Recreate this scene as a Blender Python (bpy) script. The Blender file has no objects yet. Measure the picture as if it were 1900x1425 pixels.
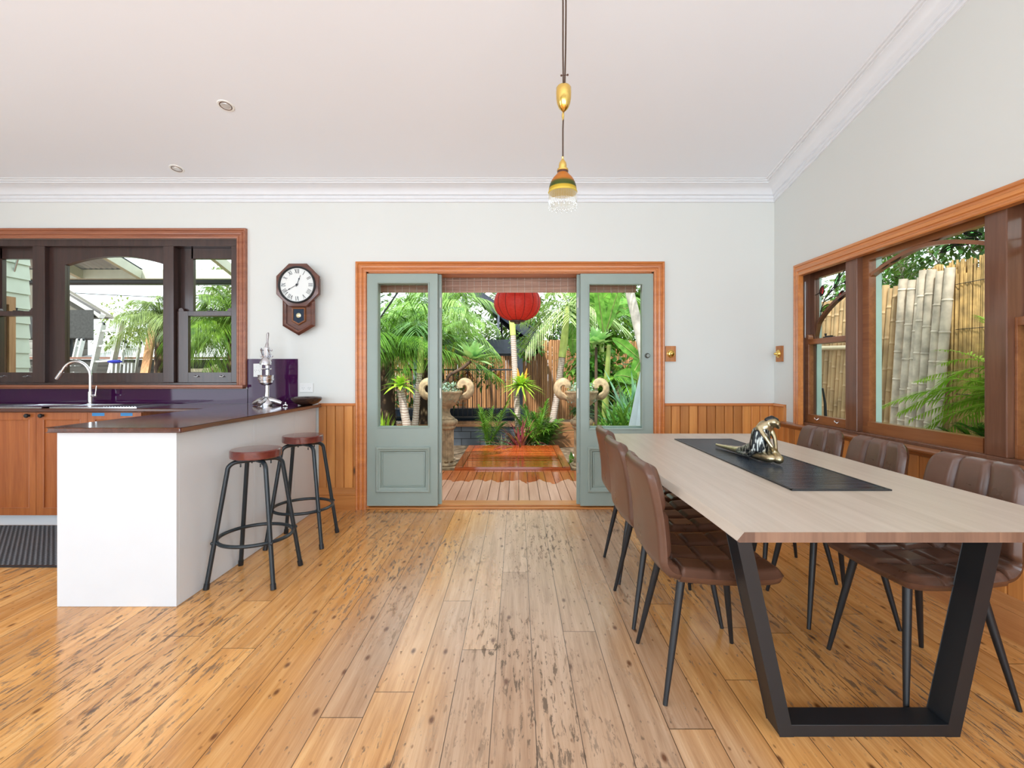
import bpy, math, random
from mathutils import Vector, Matrix
PI = math.pi
S = bpy.context.scene
COL = S.collection
# ------------------------------------------------------------ camera, sky, sun, exposure
F, VX, VY, EYE = 860.0, 960.0, 688.0, 1.2
cd = bpy.data.cameras.new('camera'); cam = bpy.data.objects.new('camera', cd); COL.objects.link(cam)
cd.sensor_width = 36; cd.lens = F/1900*36
cd.shift_x = (950-VX)/1900; cd.shift_y = -(712.5-VY)/1900
cd.clip_start = .05; cd.clip_end = 200
cam.location = (0, 0, EYE); cam.rotation_euler = (PI/2, 0, 0)
S.camera = cam
S.view_settings.view_transform = 'Standard'; S.view_settings.look = 'None'
S.view_settings.exposure = 0.50; S.view_settings.gamma = 1; S.view_settings.use_curve_mapping = False
wd = bpy.data.worlds.new('sky'); S.world = wd; wd.use_nodes = True
bg = wd.node_tree.nodes['Background']; bg.inputs[0].default_value = (.90, .96, 1, 1); bg.inputs[1].default_value = 1.75
def light(name, kind, loc, direction, power, size=None, color=(1, 1, 1), angle=None):
    l = bpy.data.lights.new(name, kind); l.energy = power; l.color = color
    if kind == 'AREA':
        l.shape = 'RECTANGLE'; l.size, l.size_y = size
    if kind == 'SUN': l.angle = angle
    if kind == 'SPOT': l.spot_size = 2.2; l.spot_blend = 1; l.shadow_soft_size = .06
    if kind == 'POINT': l.shadow_soft_size = .03
    o = bpy.data.objects.new(name, l); COL.objects.link(o); o.location = loc
    o.rotation_euler = Vector(direction).to_track_quat('-Z', 'Y').to_euler()
    return o
light('sun', 'SUN', (0, 0, 12), (.35, .75, -1.0), 4.6, angle=.035, color=(1, .96, .88))
# added area lamps out of view, standing in for daylight to brighten the room
light('added_rear_fill', 'AREA', (-.9, -2.55, 1.5), (0, 1, .55), 94, (5.6, 2.5), (.68, .84, 1))
light('added_left_fill', 'AREA', (-4.85, .2, 1.5), (1, .1, .05), 30, (2.4, 1.7), (.74, .87, 1))

light('added_right_fill', 'AREA', (2.19, -1.0, 1.5), (-1, .35, .15), 62, (2.4, 1.4), (.80, .90, 1))  # lamp added before solid wall, no window here, brightens the peninsula side panel

# ------------------------------------------------------------ helpers
R = random.Random(7)
YB, XR, XL, YR = 4.02, 2.229, -4.95, -2.7     # back wall, right wall, left wall, rear wall
def W(px, py, Y):  # a point of the place at distance Y
    return Vector(((px-VX)/F*Y, Y, EYE-(py-VY)/F*Y))
def FL(px, py, z=0):
    Y = (EYE-z)*F/(py-VY); return Vector(((px-VX)/F*Y, Y, z))
def ceil_z(y): return 2.78+.213*(YB-y)

class MB:
    def __init__(s): s.v = []; s.f = []; s.m = []; s.mi = 0
    def add(s, vs, fs):
        n = len(s.v); s.v += [tuple(p) for p in vs]
        for f in fs: s.f.append([i+n for i in f]); s.m.append(s.mi)
        return s
    def box(s, x0, x1, y0, y1, z0, z1):
        x0, x1 = sorted((x0, x1)); y0, y1 = sorted((y0, y1)); z0, z1 = sorted((z0, z1))
        return s.add([(x0,y0,z0),(x1,y0,z0),(x1,y1,z0),(x0,y1,z0),(x0,y0,z1),(x1,y0,z1),(x1,y1,z1),(x0,y1,z1)],
              [(3,2,1,0),(4,5,6,7),(0,1,5,4),(1,2,6,5),(2,3,7,6),(3,0,4,7)])
    def bar(s, a, b, w, h, up=(0, 0, 1)):
        a = Vector(a); b = Vector(b); d = (b-a).normalized(); u = Vector(up)
        if abs(d.dot(u)) > .98: u = Vector((0, 1, 0))
        x = d.cross(u).normalized(); u = x.cross(d).normalized()
        vs = [p+x*(sx*w/2)+u*(su*h/2) for p in (a, b) for sx, su in ((-1,-1),(1,-1),(1,1),(-1,1))]
        return s.add(vs, [(0,1,2,3),(7,6,5,4),(0,4,5,1),(1,5,6,2),(2,6,7,3),(3,7,4,0)])
    def tube(s, pts, r, n=10, caps=True, sq=1.0):
        pts = [Vector(p) for p in pts]; k = len(pts)
        rs = r if isinstance(r, (list, tuple)) else [r]*k
        vs = []; u = None
        for i, p in enumerate(pts):
            t = (pts[min(i+1, k-1)]-pts[max(i-1, 0)]).normalized()
            if u is None:
                u = t.orthogonal().normalized()
            u = (u-t*u.dot(t)).normalized(); w = t.cross(u)
            for j in range(n):
                a = 2*PI*j/n; vs.append(p+(u*math.cos(a)+w*math.sin(a)*sq)*rs[i])
        fs = [(i*n+j, i*n+(j+1)%n, (i+1)*n+(j+1)%n, (i+1)*n+j) for i in range(k-1) for j in range(n)]
        if caps: fs += [tuple(range(n-1, -1, -1)), tuple((k-1)*n+j for j in range(n))]
        return s.add(vs, fs)
    def lathe(s, prof, c=(0, 0, 0), n=28, ax=(0, 0, 1), fx=1, fy=1):
        c = Vector(c); q = Vector((0, 0, 1)).rotation_difference(Vector(ax))
        vs = [c+q@Vector((r*math.cos(2*PI*j/n)*fx, r*math.sin(2*PI*j/n)*fy, z)) for r, z in prof for j in range(n)]
        k = len(prof)
        fs = [(i*n+j, i*n+(j+1)%n, (i+1)*n+(j+1)%n, (i+1)*n+j) for i in range(k-1) for j in range(n)]
        if prof[0][0] > 1e-4: fs.append(tuple(range(n-1, -1, -1)))
        if prof[-1][0] > 1e-4: fs.append(tuple((k-1)*n+j for j in range(n)))
        return s.add(vs, fs)
    def prism(s, poly, mp, d0, d1):     # poly in a wall plane, mp(a,b,d) -> point
        n = len(poly)
        vs = [mp(a, b, d0) for a, b in poly]+[mp(a, b, d1) for a, b in poly]
        return s.add(vs, [tuple(range(n)), tuple(range(2*n-1, n-1, -1))]+[(i, (i+1) % n, n+(i+1) % n, n+i) for i in range(n)])
    def sweep(s, path, prof, mp, closed=False):   # mitred moulding along a polyline in a plane
        n = len(path); k = len(prof); vs = []
        P = [Vector(p) for p in path]
        for i in range(n):
            ds = []
            if closed or i > 0: ds.append((P[i]-P[i-1]).normalized())
            if closed or i < n-1: ds.append((P[(i+1) % n]-P[i]).normalized())
            ns = [Vector((-d.y, d.x)) for d in ds]
            m = sum(ns, Vector((0, 0))).normalized(); m = m/max(.2, m.dot(ns[0]))
            for u, d in prof:
                q = P[i]+m*u; vs.append(mp(q.x, q.y, d))
        fs = []
        for i in range(n if closed else n-1):
            for j in range(k-1):
                a = i*k+j; b = ((i+1) % n)*k+j; fs.append((a, a+1, b+1, b))
        if not closed: fs += [tuple(range(k)), tuple((n-1)*k+j for j in range(k-1, -1, -1))]
        return s.add(vs, fs)
    def ball(s, c, r, n=12, m=8, sc=(1, 1, 1)):
        c = Vector(c)
        return s.lathe([(max(1e-5, r*math.sin(PI*i/m))*1, -r*math.cos(PI*i/m)*sc[2]) for i in range(m+1)], c, n, fx=sc[0], fy=sc[1])
    def ribbon(s, base, d, L, w, droop=.3, n=5, twist=0, prof=None, fold=.0, side=None):
        base = Vector(base); d = Vector(d).normalized()
        x = side.normalized() if side is not None else d.cross(Vector((0, 0, 1)))
        if x.length < .05: x = Vector((math.cos(twist), math.sin(twist), 0))
        x.normalize()
        if twist and side is None: x = Matrix.Rotation(twist, 3, d)@x
        vs = []; up = x.cross(d)
        for i in range(n+1):
            t = i/n
            p = base+d*(L*t)+Vector((0, 0, -droop*L*t*t))
            ww = w*.5*(prof(t) if prof else (min(1, .35+2.6*t)*(1-t**2.2)+.02))
            if fold: vs += [p-x*ww+up*(fold*ww), p, p+x*ww+up*(fold*ww)]
            else: vs += [p-x*ww, p+x*ww]
        q = 3 if fold else 2; fs = []
        for i in range(n):
            for j in range(q-1): fs.append((i*q+j, i*q+j+1, (i+1)*q+j+1, (i+1)*q+j))
        return s.add(vs, fs)
    def frond(s, base, az, el, L, n=26, ll=.35, lw=.02, droop=.45, hang=.5, rr=.008, rng=R, seg=8):
        base = Vector(base); d = Vector((math.cos(az)*math.cos(el), math.sin(az)*math.cos(el), math.sin(el)))
        pts = [base+d*(L*t)+Vector((0, 0, -droop*L*t*t)) for t in [i/seg for i in range(seg+1)]]
        s.tube(pts, [rr*(1-.8*i/seg) for i in range(seg+1)], 4, caps=False)
        x = d.cross(Vector((0, 0, 1))).normalized()
        for i in range(n):
            t = .14+.86*i/(n-1)
            p = base+d*(L*t)+Vector((0, 0, -droop*L*t*t))
            tg = (d+Vector((0, 0, -2*droop*t))).normalized()
            l = ll*(.35+.9*math.sin(PI*min(1, .12+t*.86)))*rng.uniform(.85, 1.1)
            for sg in (-1, 1):
                dd = (x*sg*1.0+tg*(.55+.9*t)+Vector((0, 0, rng.uniform(-.15, .3)))).normalized()
                s.ribbon(p, dd, l, lw, hang*rng.uniform(.7, 1.2), 3)
        return s
    def build(s, name, mat, parent=None, smooth=True, bevel=0, angle=40):
        me = bpy.data.meshes.new(name); me.from_pydata(s.v, [], s.f)
        for m in (mat if isinstance(mat, (list, tuple)) else [mat]): me.materials.append(m)
        if any(s.m): me.polygons.foreach_set('material_index', s.m)
        if smooth:
            me.polygons.foreach_set('use_smooth', [True]*len(me.polygons)); me.set_sharp_from_angle(angle=math.radians(angle))
        me.update(); o = bpy.data.objects.new(name, me); COL.objects.link(o)
        if parent is not None:
            o.parent = parent; o.matrix_parent_inverse = Matrix.Translation(-parent.location)
        if bevel:
            b = o.modifiers.new('bevel', 'BEVEL'); b.width = bevel; b.segments = 2; b.limit_method = 'ANGLE'; b.angle_limit = math.radians(50)
        return o
def tag(o, label=None, cat=None, group=None, kind=None):
    if label: o['label'] = label
    if cat: o['category'] = cat
    if group: o['group'] = group
    if kind: o['kind'] = kind
    return o
def root(name, loc, label=None, cat=None, group=None, kind=None):
    o = bpy.data.objects.new(name, None); COL.objects.link(o); o.location = loc; o.empty_display_size = .1
    return tag(o, label, cat, group, kind)
def kids(o): return [c for c in bpy.data.objects if c.parent == o]
def copy_tree(o, parent=None):
    c = o.copy(); COL.objects.link(c)
    if parent is not None: c.parent = parent
    for ch in kids(o): copy_tree(ch, c)
    return c
BK = lambda a, b, d: (a, YB-d, b)        # back wall plane: a=x, b=z, d=distance into the room
RW = lambda a, b, d: (XR-d, a, b)        # right wall plane: a=y, b=z
def bz(py): return EYE-(py-VY)/F*YB
def bx(px): return (px-VX)/F*YB
def ry(px): return XR*F/(px-VX)

# ------------------------------------------------------------ materials
class NM:
    def __init__(s, name):
        s.m = bpy.data.materials.new(name); s.m.use_nodes = True; s.t = s.m.node_tree; s.p = s.t.nodes['Principled BSDF']
        s.o = s.t.nodes['Material Output']
    def n(s, k, **kw):
        n = s.t.nodes.new('ShaderNode'+k)
        for a, b in kw.items():
            if a[0] == 'i' and a[1:].isdigit(): s.set(n.inputs[int(a[1:])], b)
            else: setattr(n, a, b)
        return n
    def set(s, inp, v):
        if isinstance(v, bpy.types.NodeSocket): s.t.links.new(v, inp)
        elif isinstance(v, bpy.types.Node): s.t.links.new(v.outputs[0], inp)
        else: inp.default_value = v
    def pr(s, **kw):
        for a, b in kw.items(): s.set(s.p.inputs[a.replace('_', ' ')], b)
        return s
    def math(s, op, a, b=0.0, c=0.0):
        n = s.n('Math', operation=op); s.set(n.inputs[0], a); s.set(n.inputs[1], b); s.set(n.inputs[2], c); return n.outputs[0]
    def co(s, scale=(1, 1, 1), loc=None, kind='Object'):
        tc = s.n('TexCoord'); v = tc.outputs[kind]
        mp = s.n('Mapping'); s.set(mp.inputs[0], v); mp.inputs[3].default_value = scale
        if loc: mp.inputs[1].default_value = loc
        return mp.outputs[0]
    def noise(s, v, scale=5, detail=3, rough=.5, dist=0):
        n = s.n('TexNoise'); s.set(n.inputs['Vector'], v); n.inputs['Scale'].default_value = scale
        n.inputs['Detail'].default_value = detail; n.inputs['Roughness'].default_value = rough; n.inputs['Distortion'].default_value = dist
        return n.outputs[0]
    def ramp(s, fac, stops):
        n = s.n('ValToRGB'); s.set(n.inputs[0], fac); e = n.color_ramp.elements
        while len(e) < len(stops): e.new(.5)
        for i, (p, c) in enumerate(stops): e[i].position = p; e[i].color = (*c, 1) if len(c) == 3 else c
        return n.outputs[0]
    def mix(s, fac, a, b, mode='MIX'):
        n = s.n('Mix', data_type='RGBA', blend_type=mode); s.set(n.inputs[0], fac)
        for k, v in ((6, a), (7, b)): s.set(n.inputs[k], (*v, 1) if isinstance(v, tuple) and len(v) == 3 else v)
        return n.outputs[2]
    def bump(s, h, strength=.3, dist=.01):
        n = s.n('Bump'); n.inputs['Strength'].default_value = strength; n.inputs['Distance'].default_value = dist; s.set(n.inputs['Height'], h)
        s.set(s.p.inputs['Normal'], n.outputs[0]); return s
def plain(name, c, rough=.5, metal=0, var=.06, vs=8, bump=0, bs=60, coat=0, spec=None):
    m = NM(name); f = m.noise(m.co(), vs, 3)
    lo = tuple(max(0, x*(1-var)) for x in c); hi = tuple(min(1, x*(1+var)) for x in c)
    m.pr(Base_Color=m.ramp(f, [(.3, lo), (.7, hi)]), Roughness=rough, Metallic=metal)
    if coat: m.pr(Coat_Weight=coat, Coat_Roughness=.08)
    if spec is not None: m.p.inputs['Specular IOR Level'].default_value = spec
    if bump: m.bump(m.noise(m.co(), bs, 3), bump, .002)
    return m.m
def wood(name, c1, c2, axis='z', rough=.4, k=1.0, coat=0, board=None, baxis='x', knots=0, c3=None):
    """stretched grain; board = board width for a per-board tone"""
    m = NM(name)
    sc = {'x': (1.2, 22, 22), 'y': (22, 1.2, 22), 'z': (22, 22, 1.2)}[axis]
    v = m.co(tuple(x*k for x in sc))
    if board:
        sx = m.n('SeparateXYZ'); m.set(sx.inputs[0], m.co()); a = sx.outputs['xyz'.index(baxis)]
        idx = m.math('FLOOR', m.math('DIVIDE', m.math('ADD', a, 50.0), board)); wn = m.n('TexWhiteNoise', noise_dimensions='1D'); m.set(wn.inputs['W'], idx)
        rnd = wn.outputs[0]
        cx = m.n('CombineXYZ'); 
        for i in range(3): m.set(cx.inputs[i], m.math('MULTIPLY', rnd, 17.0*(i+1)))
        va = m.n('VectorMath', operation='ADD'); m.set(va.inputs[0], v); m.set(va.inputs[1], cx); v = va.outputs[0]
    f = m.noise(v, 1.0, 5, .62, .6)
    g = m.noise(v, 4.5, 3, .6)
    h = m.math('ADD', m.math('MULTIPLY', f, .75), m.math('MULTIPLY', g, .25))
    col = m.ramp(h, [(.32, c1), (.5, tuple((a+b)/2 for a, b in zip(c1, c2))), (.68, c2)])
    if board:
        tone = m.ramp(rnd, [(0, (.72, .68, .66)), (.5, (1, 1, 1)), (1, (1.25, 1.25, 1.2))])
        col = m.mix(1.0, col, tone, 'MULTIPLY')
    if knots:
        vo = m.n('TexVoronoi'); m.set(vo.inputs['Vector'], m.co({'x': (1, 2.3, 2.3), 'y': (2.3, 1, 2.3), 'z': (2.3, 2.3, 1)}[axis])); vo.inputs['Scale'].default_value = knots
        col = m.mix(m.ramp(vo.outputs['Distance'], [(.05, (1, 1, 1)), (.13, (0, 0, 0))]), col, tuple(x*.28 for x in c1))
    m.pr(Base_Color=col, Roughness=rough)
    if coat: m.pr(Coat_Weight=coat, Coat_Roughness=.1)
    m.bump(g, .12, .002)
    return m.m
def glass(name='glass', tint=(.96, .99, .98), f0=1.0):
    m = NM(name); m.t.nodes.remove(m.p)
    tr = m.n('BsdfTransparent', i0=(*tint, 1)); gl = m.n('BsdfGlossy', i0=(1, 1, 1, 1), i1=.0)
    lw = m.n('LayerWeight'); lw.inputs[0].default_value = .5
    fr = m.math('MAXIMUM', m.math('SUBTRACT', m.math('MULTIPLY', m.math('POWER', lw.outputs['Facing'], 5.0), .45), .003), 0.0); mx = m.n('MixShader', i0=fr, i1=tr, i2=gl); m.set(m.o.inputs[0], mx)
    return m.m
def leafmat(name, c1, c2, rough=.4, sc=11, tr=.2):
    m = NM(name); f = m.noise(m.co(), sc, 2)
    col = m.ramp(f, [(.3, c1), (.7, c2)]); m.pr(Base_Color=col, Roughness=rough)
    t = m.n('BsdfTranslucent'); m.set(t.inputs[0], m.mix(.5, col, (.5, .8, .1)))
    mx = m.n('MixShader', i0=tr, i1=m.p, i2=t); m.set(m.o.inputs[0], mx)
    return m.m
def floor_mat():
    m = NM('pine_floorboards'); co = m.co(); BW = .149
    sx = m.n('SeparateXYZ'); m.set(sx.inputs[0], co); x, y = sx.outputs[0], sx.outputs[1]
    xs = m.math('DIVIDE', m.math('ADD', x, 40.02), BW); bi = m.math('FLOOR', xs); fx = m.math('FRACT', xs)
    wn = m.n('TexWhiteNoise', noise_dimensions='1D'); m.set(wn.inputs['W'], bi); rnd = wn.outputs[0]
    ys = m.math('DIVIDE', m.math('ADD', m.math('ADD', y, 40.0), m.math('MULTIPLY', rnd, 9.0)), 3.1); seg = m.math('FLOOR', ys); fy = m.math('FRACT', ys)
    cv = m.n('CombineXYZ', i0=bi, i1=seg); w2 = m.n('TexWhiteNoise', noise_dimensions='2D'); m.set(w2.inputs[0], cv.outputs[0]); r2 = w2.outputs[0]
    off = m.n('CombineXYZ', i0=m.math('MULTIPLY', r2, 31.0), i1=m.math('MULTIPLY', r2, 57.0), i2=r2)
    def cov(sx_, sy_, jitter=True):
        v = m.co((sx_, sy_, 1))
        if jitter:
            a = m.n('VectorMath', operation='ADD'); m.set(a.inputs[0], v); m.set(a.inputs[1], off); return a.outputs[0]
        return v
    gr = m.noise(cov(26, 1.5), 1, 5, .6, .8); fine = m.noise(cov(150, 5), 1, 3, .6)
    h = m.math('ADD', m.math('MULTIPLY', gr, .7), m.math('MULTIPLY', fine, .3))
    ora = m.ramp(h, [(.33, (.53, .23, .065)), (.5, (.72, .355, .115)), (.66, (.84, .475, .19))])
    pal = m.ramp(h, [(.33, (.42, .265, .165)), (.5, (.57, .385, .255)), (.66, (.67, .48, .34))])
    # paler middle strip: doorway glare painted into the colour, plus worn varnish
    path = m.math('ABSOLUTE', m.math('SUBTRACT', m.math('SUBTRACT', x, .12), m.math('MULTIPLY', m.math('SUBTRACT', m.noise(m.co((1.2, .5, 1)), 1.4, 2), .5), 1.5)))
    glare_worn = m.ramp(m.math('ADD', path, m.math('MULTIPLY', m.math('SUBTRACT', r2, .5), .35)), [(.30, (1, 1, 1)), (.85, (0, 0, 0))])
    col = m.mix(m.math('MULTIPLY', glare_worn, .9), ora, pal)
    col = m.mix(1.0, col, m.ramp(r2, [(0, (.84, .80, .78)), (.5, (1, 1, 1)), (1, (1.12, 1.12, 1.08))]), 'MULTIPLY')
    # knots
    vo = m.n('TexVoronoi', voronoi_dimensions='2D'); m.set(vo.inputs['Vector'], cov(7, 3.4)); vo.inputs['Scale'].default_value = 1.0
    kn = m.math('MULTIPLY', m.ramp(vo.outputs['Distance'], [(.03, (1, 1, 1)), (.09, (0, 0, 0))]), m.math('GREATER_THAN', m.n('SeparateColor', i0=vo.outputs['Color']).outputs[0], .62))
    col = m.mix(m.math('MULTIPLY', kn, .85), col, (.12, .035, .012))
    vo2 = m.n('TexVoronoi', voronoi_dimensions='2D'); m.set(vo2.inputs['Vector'], cov(18, 9)); vo2.inputs['Scale'].default_value = 1.0
    k2 = m.math('MULTIPLY', m.ramp(vo2.outputs['Distance'], [(.04, (1, 1, 1)), (.09, (0, 0, 0))]), m.math('GREATER_THAN', m.n('SeparateColor', i0=vo2.outputs['Color']).outputs[0], .6))
    col = m.mix(m.math('MULTIPLY', k2, .6), col, (.16, .06, .02))
    # worn streaks and specks with bare grey wood
    patch = m.ramp(m.noise(m.co((.9, .55, 1)), 1.6, 3), [(.45, (.03,)*3), (.56, (1, 1, 1))])
    st = m.ramp(m.noise(m.co((30, 5.5, 1)), 1.6, 6, .72, .4), [(.545, (0, 0, 0)), (.585, (1, 1, 1))])
    st2 = m.ramp(m.noise(m.co((48, 16, 1)), 1, 4, .7), [(.625, (0, 0, 0)), (.66, (1, 1, 1))])
    wear = m.math('MAXIMUM', m.math('MULTIPLY', patch, st), m.math('MULTIPLY', st2, .8))
    col = m.mix(m.math('MULTIPLY', wear, .8), col, (.11, .075, .05))
    seam = m.math('MAXIMUM', m.math('COMPARE', fx, 0.0, .011), m.math('MAXIMUM', m.math('COMPARE', fx, 1.0, .009), m.math('COMPARE', fy, 0.0, .0011)))
    col = m.mix(m.math('MULTIPLY', seam, .85), col, (.05, .025, .012))
    rough = m.math('ADD', m.math('ADD', .15, m.math('MULTIPLY', glare_worn, .13)), m.math('MULTIPLY', wear, .3))
    m.pr(Base_Color=col, Roughness=rough)
    m.p.inputs['Specular IOR Level'].default_value = .5
    hh = m.math('SUBTRACT', m.math('ADD', m.math('MULTIPLY', m.noise(m.co((7, 2.5, 1)), 1.5, 3), .45), m.math('MULTIPLY', fine, .1)), m.math('ADD', m.math('MULTIPLY', seam, .9), m.math('MULTIPLY', wear, .15)))
    m.bump(hh, .35, .006)
    return m.m
M = {}
M['wall'] = plain('wall_paint', (.725, .738, .705), .65, var=.012, vs=1.2)
M['ceil'] = plain('ceiling_paint', (.86, .89, .935), .7, var=.008, vs=1)
M['cornice'] = plain('cornice_paint', (.79, .805, .83), .55, var=.01)
M['arch'] = wood('pine_architrave', (.46, .13, .028), (.66, .235, .055), 'z', .3, coat=.3)
M['archx'] = wood('pine_architrave_head', (.46, .13, .028), (.66, .235, .055), 'x', .3, coat=.3)
M['archy'] = wood('pine_architrave_side', (.50, .155, .035), (.70, .27, .07), 'y', .3, coat=.3)
M['archk'] = wood('cedar_architrave', (.24, .075, .035), (.42, .155, .075), 'x', .35, coat=.2)
M['frk'] = wood('dark_window_timber', (.030, .016, .014), (.065, .032, .026), 'z', .28, coat=.3)
M['frr'] = wood('brown_window_timber', (.11, .040, .020), (.20, .085, .045), 'z', .3, coat=.3)
M['frry'] = wood('brown_window_timber_rail', (.20, .065, .022), (.34, .13, .045), 'y', .3, coat=.3)
M['wx'] = wood('pine_lining_back', (.46, .16, .038), (.70, .31, .085), 'z', .33, .6, coat=.2, board=.0765, baxis='x', knots=2.6)
M['wy'] = wood('pine_lining_side', (.46, .16, .038), (.70, .31, .085), 'z', .33, .6, coat=.2, board=.0765, baxis='y', knots=2.6)
M['skx'] = wood('pine_skirting', (.42, .15, .035), (.62, .26, .07), 'x', .33, coat=.2)
M['sky'] = wood('pine_skirting_side', (.46, .17, .05), (.70, .33, .12), 'y', .3, coat=.2)
M['sage'] = plain('sage_paint', (.30, .365, .325), .33, var=.04, vs=3)
M['cab'] = wood('cabinet_cedar', (.30, .075, .018), (.48, .155, .042), 'z', .33, coat=.2)
M['white'] = plain('white_laminate', (.70, .72, .74), .32, var=.01)
M['bench'] = wood('dark_jarrah_top', (.055, .017, .012), (.13, .042, .026), 'y', .12, coat=.8)
M['benchx'] = wood('dark_jarrah_back_top', (.055, .017, .012), (.13, .042, .026), 'x', .16, coat=.6)
M['edge'] = wood('jarrah_edge', (.12, .045, .022), (.26, .11, .055), 'y', .25, coat=.4)
M['steel'] = plain('brushed_steel', (.62, .63, .65), .22, 1, .08, 5)
M['chrome'] = plain('polished_chrome', (.78, .79, .82), .1, 1, .03)
M['alu'] = plain('cast_aluminium', (.70, .71, .76), .22, 1, .05)
M['black'] = plain('black_steel', (.012, .014, .017), .42, var=.1, spec=.5)
M['stoolblk'] = plain('stool_black_steel', (.014, .022, .028), .32, var=.1)
M['seatwood'] = wood('red_seat_wood', (.10, .018, .014), (.20, .042, .030), 'x', .22, coat=.6)
M['purple'] = plain('purple_glass_splashback', (.045, .006, .045), .04, var=.02, spec=.35)
M['leather'] = None
M['brass'] = plain('polished_brass', (.83, .57, .16), .16, 1, .05)
M['brown'] = plain('brown_bakelite', (.09, .03, .015), .35)
M['cord'] = plain('brown_cord', (.07, .035, .02), .8)
M['plastic'] = plain('white_plastic', (.78, .78, .76), .35, var=.01)
M['glass'] = glass()
def leather():
    m = NM('brown_leather'); f = m.noise(m.co(), 5, 4, .6)
    m.pr(Base_Color=m.ramp(f, [(.3, (.085, .038, .023)), (.7, (.145, .068, .043))]), Roughness=m.ramp(f, [(.3, (.25,)*3), (.7, (.36,)*3)]))
    vo = m.n('TexVoronoi'); m.set(vo.inputs['Vector'], m.co()); vo.inputs['Scale'].default_value = 260
    m.bump(vo.outputs['Distance'], .08, .001); m.p.inputs['Specular IOR Level'].default_value = .6
    return m.m
M['leather'] = leather()
# ------------------------------------------------------------ the setting
def struct(o): o['kind'] = 'structure'; return o
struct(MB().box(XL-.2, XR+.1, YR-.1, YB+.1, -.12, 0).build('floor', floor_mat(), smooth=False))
c = MB(); ya, yb_ = YR-.1, YB+.2
c.add([(XL-.2,ya,ceil_z(ya)),(XR+.2,ya,ceil_z(ya)),(XR+.2,yb_,ceil_z(yb_)),(XL-.2,yb_,ceil_z(yb_)),
       (XL-.2,ya,ceil_z(ya)+.2),(XR+.2,ya,ceil_z(ya)+.2),(XR+.2,yb_,ceil_z(yb_)+.2),(XL-.2,yb_,ceil_z(yb_)+.2)],
      [(3,2,1,0),(4,5,6,7),(0,1,5,4),(1,2,6,5),(2,3,7,6),(3,0,4,7)])
struct(c.build('ceiling', M['ceil'], smooth=False))
# openings
D0, D1, DT = bx(680), bx(1213), bz(505)            # garden doors
K0, K1, KB, KT = bx(-32), bx(441), bz(716), bz(443)  # kitchen window
HT = 3.2; TH = .16
w = MB()
for a0, a1, z0, z1 in ((XL-.2, K0, -.1, HT), (K0, K1, -.1, KB), (K0, K1, KT, HT), (K1, D0, -.1, HT), (D0, D1, DT, HT), (D1, XR+.2, -.1, HT)):
    w.box(a0, a1, YB, YB+TH, z0, z1)
struct(w.build('wall_back', M['wall'], smooth=False))
RY0, RY1, RZB, RZT = 1.50, ry(1476), .775, 2.04     # right window opening
w = MB()
for a0, a1, z0, z1 in ((YR, RY0, -.1, 4.4), (RY0, RY1, -.1, RZB), (RY0, RY1, RZT, 4.4), (RY1, YB+.1, -.1, 4.4)):
    w.box(XR, XR+TH, a0, a1, z0, z1)
struct(w.build('wall_right', M['wall'], smooth=False))
w = MB(); w.box(XL-.16, XL, YR, -.9, -.1, 4.4).box(XL-.16, XL, 1.4, YB+.1, -.1, 4.4).box(XL-.16, XL, -.9, 1.4, -.1, .7).box(XL-.16, XL, -.9, 1.4, 2.35, 4.4)
struct(w.build('wall_left', M['wall'], smooth=False))
w = MB(); w.box(XL-.16, -3.7, YR-.15, YR, -.1, 4.4).box(1.9, XR+.16, YR-.15, YR, -.1, 4.4).box(-3.7, 1.9, YR-.15, YR, 2.75, 4.4)
struct(w.build('wall_rear', M['wall'], smooth=False))
# cornice, mitred at the corner, following the raked ceiling
prof = [(0, -.130), (.012, -.130), (.016, -.118), (.012, -.108), (.022, -.104), (.026, -.090), (.022, -.082), (.034, -.078),
        (.040, -.060), (.052, -.046), (.070, -.034), (.092, -.027), (.112, -.025), (.114, -.018), (.130, -.020), (.136, -.012), (.150, -.014),
        (.156, -.007), (.186, -.008), (.196, -.004), (.198, 0.002), (0, .002)]
def cmap(a, b, d): return (a, b, 2.788+d+.213*(YB-b))
cc = MB().sweep([(XR, YR), (XR, YB), (XL, YB), (XL, YR)], prof, cmap)
struct(cc.build('trim_1', M['cornice'], angle=25))

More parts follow.
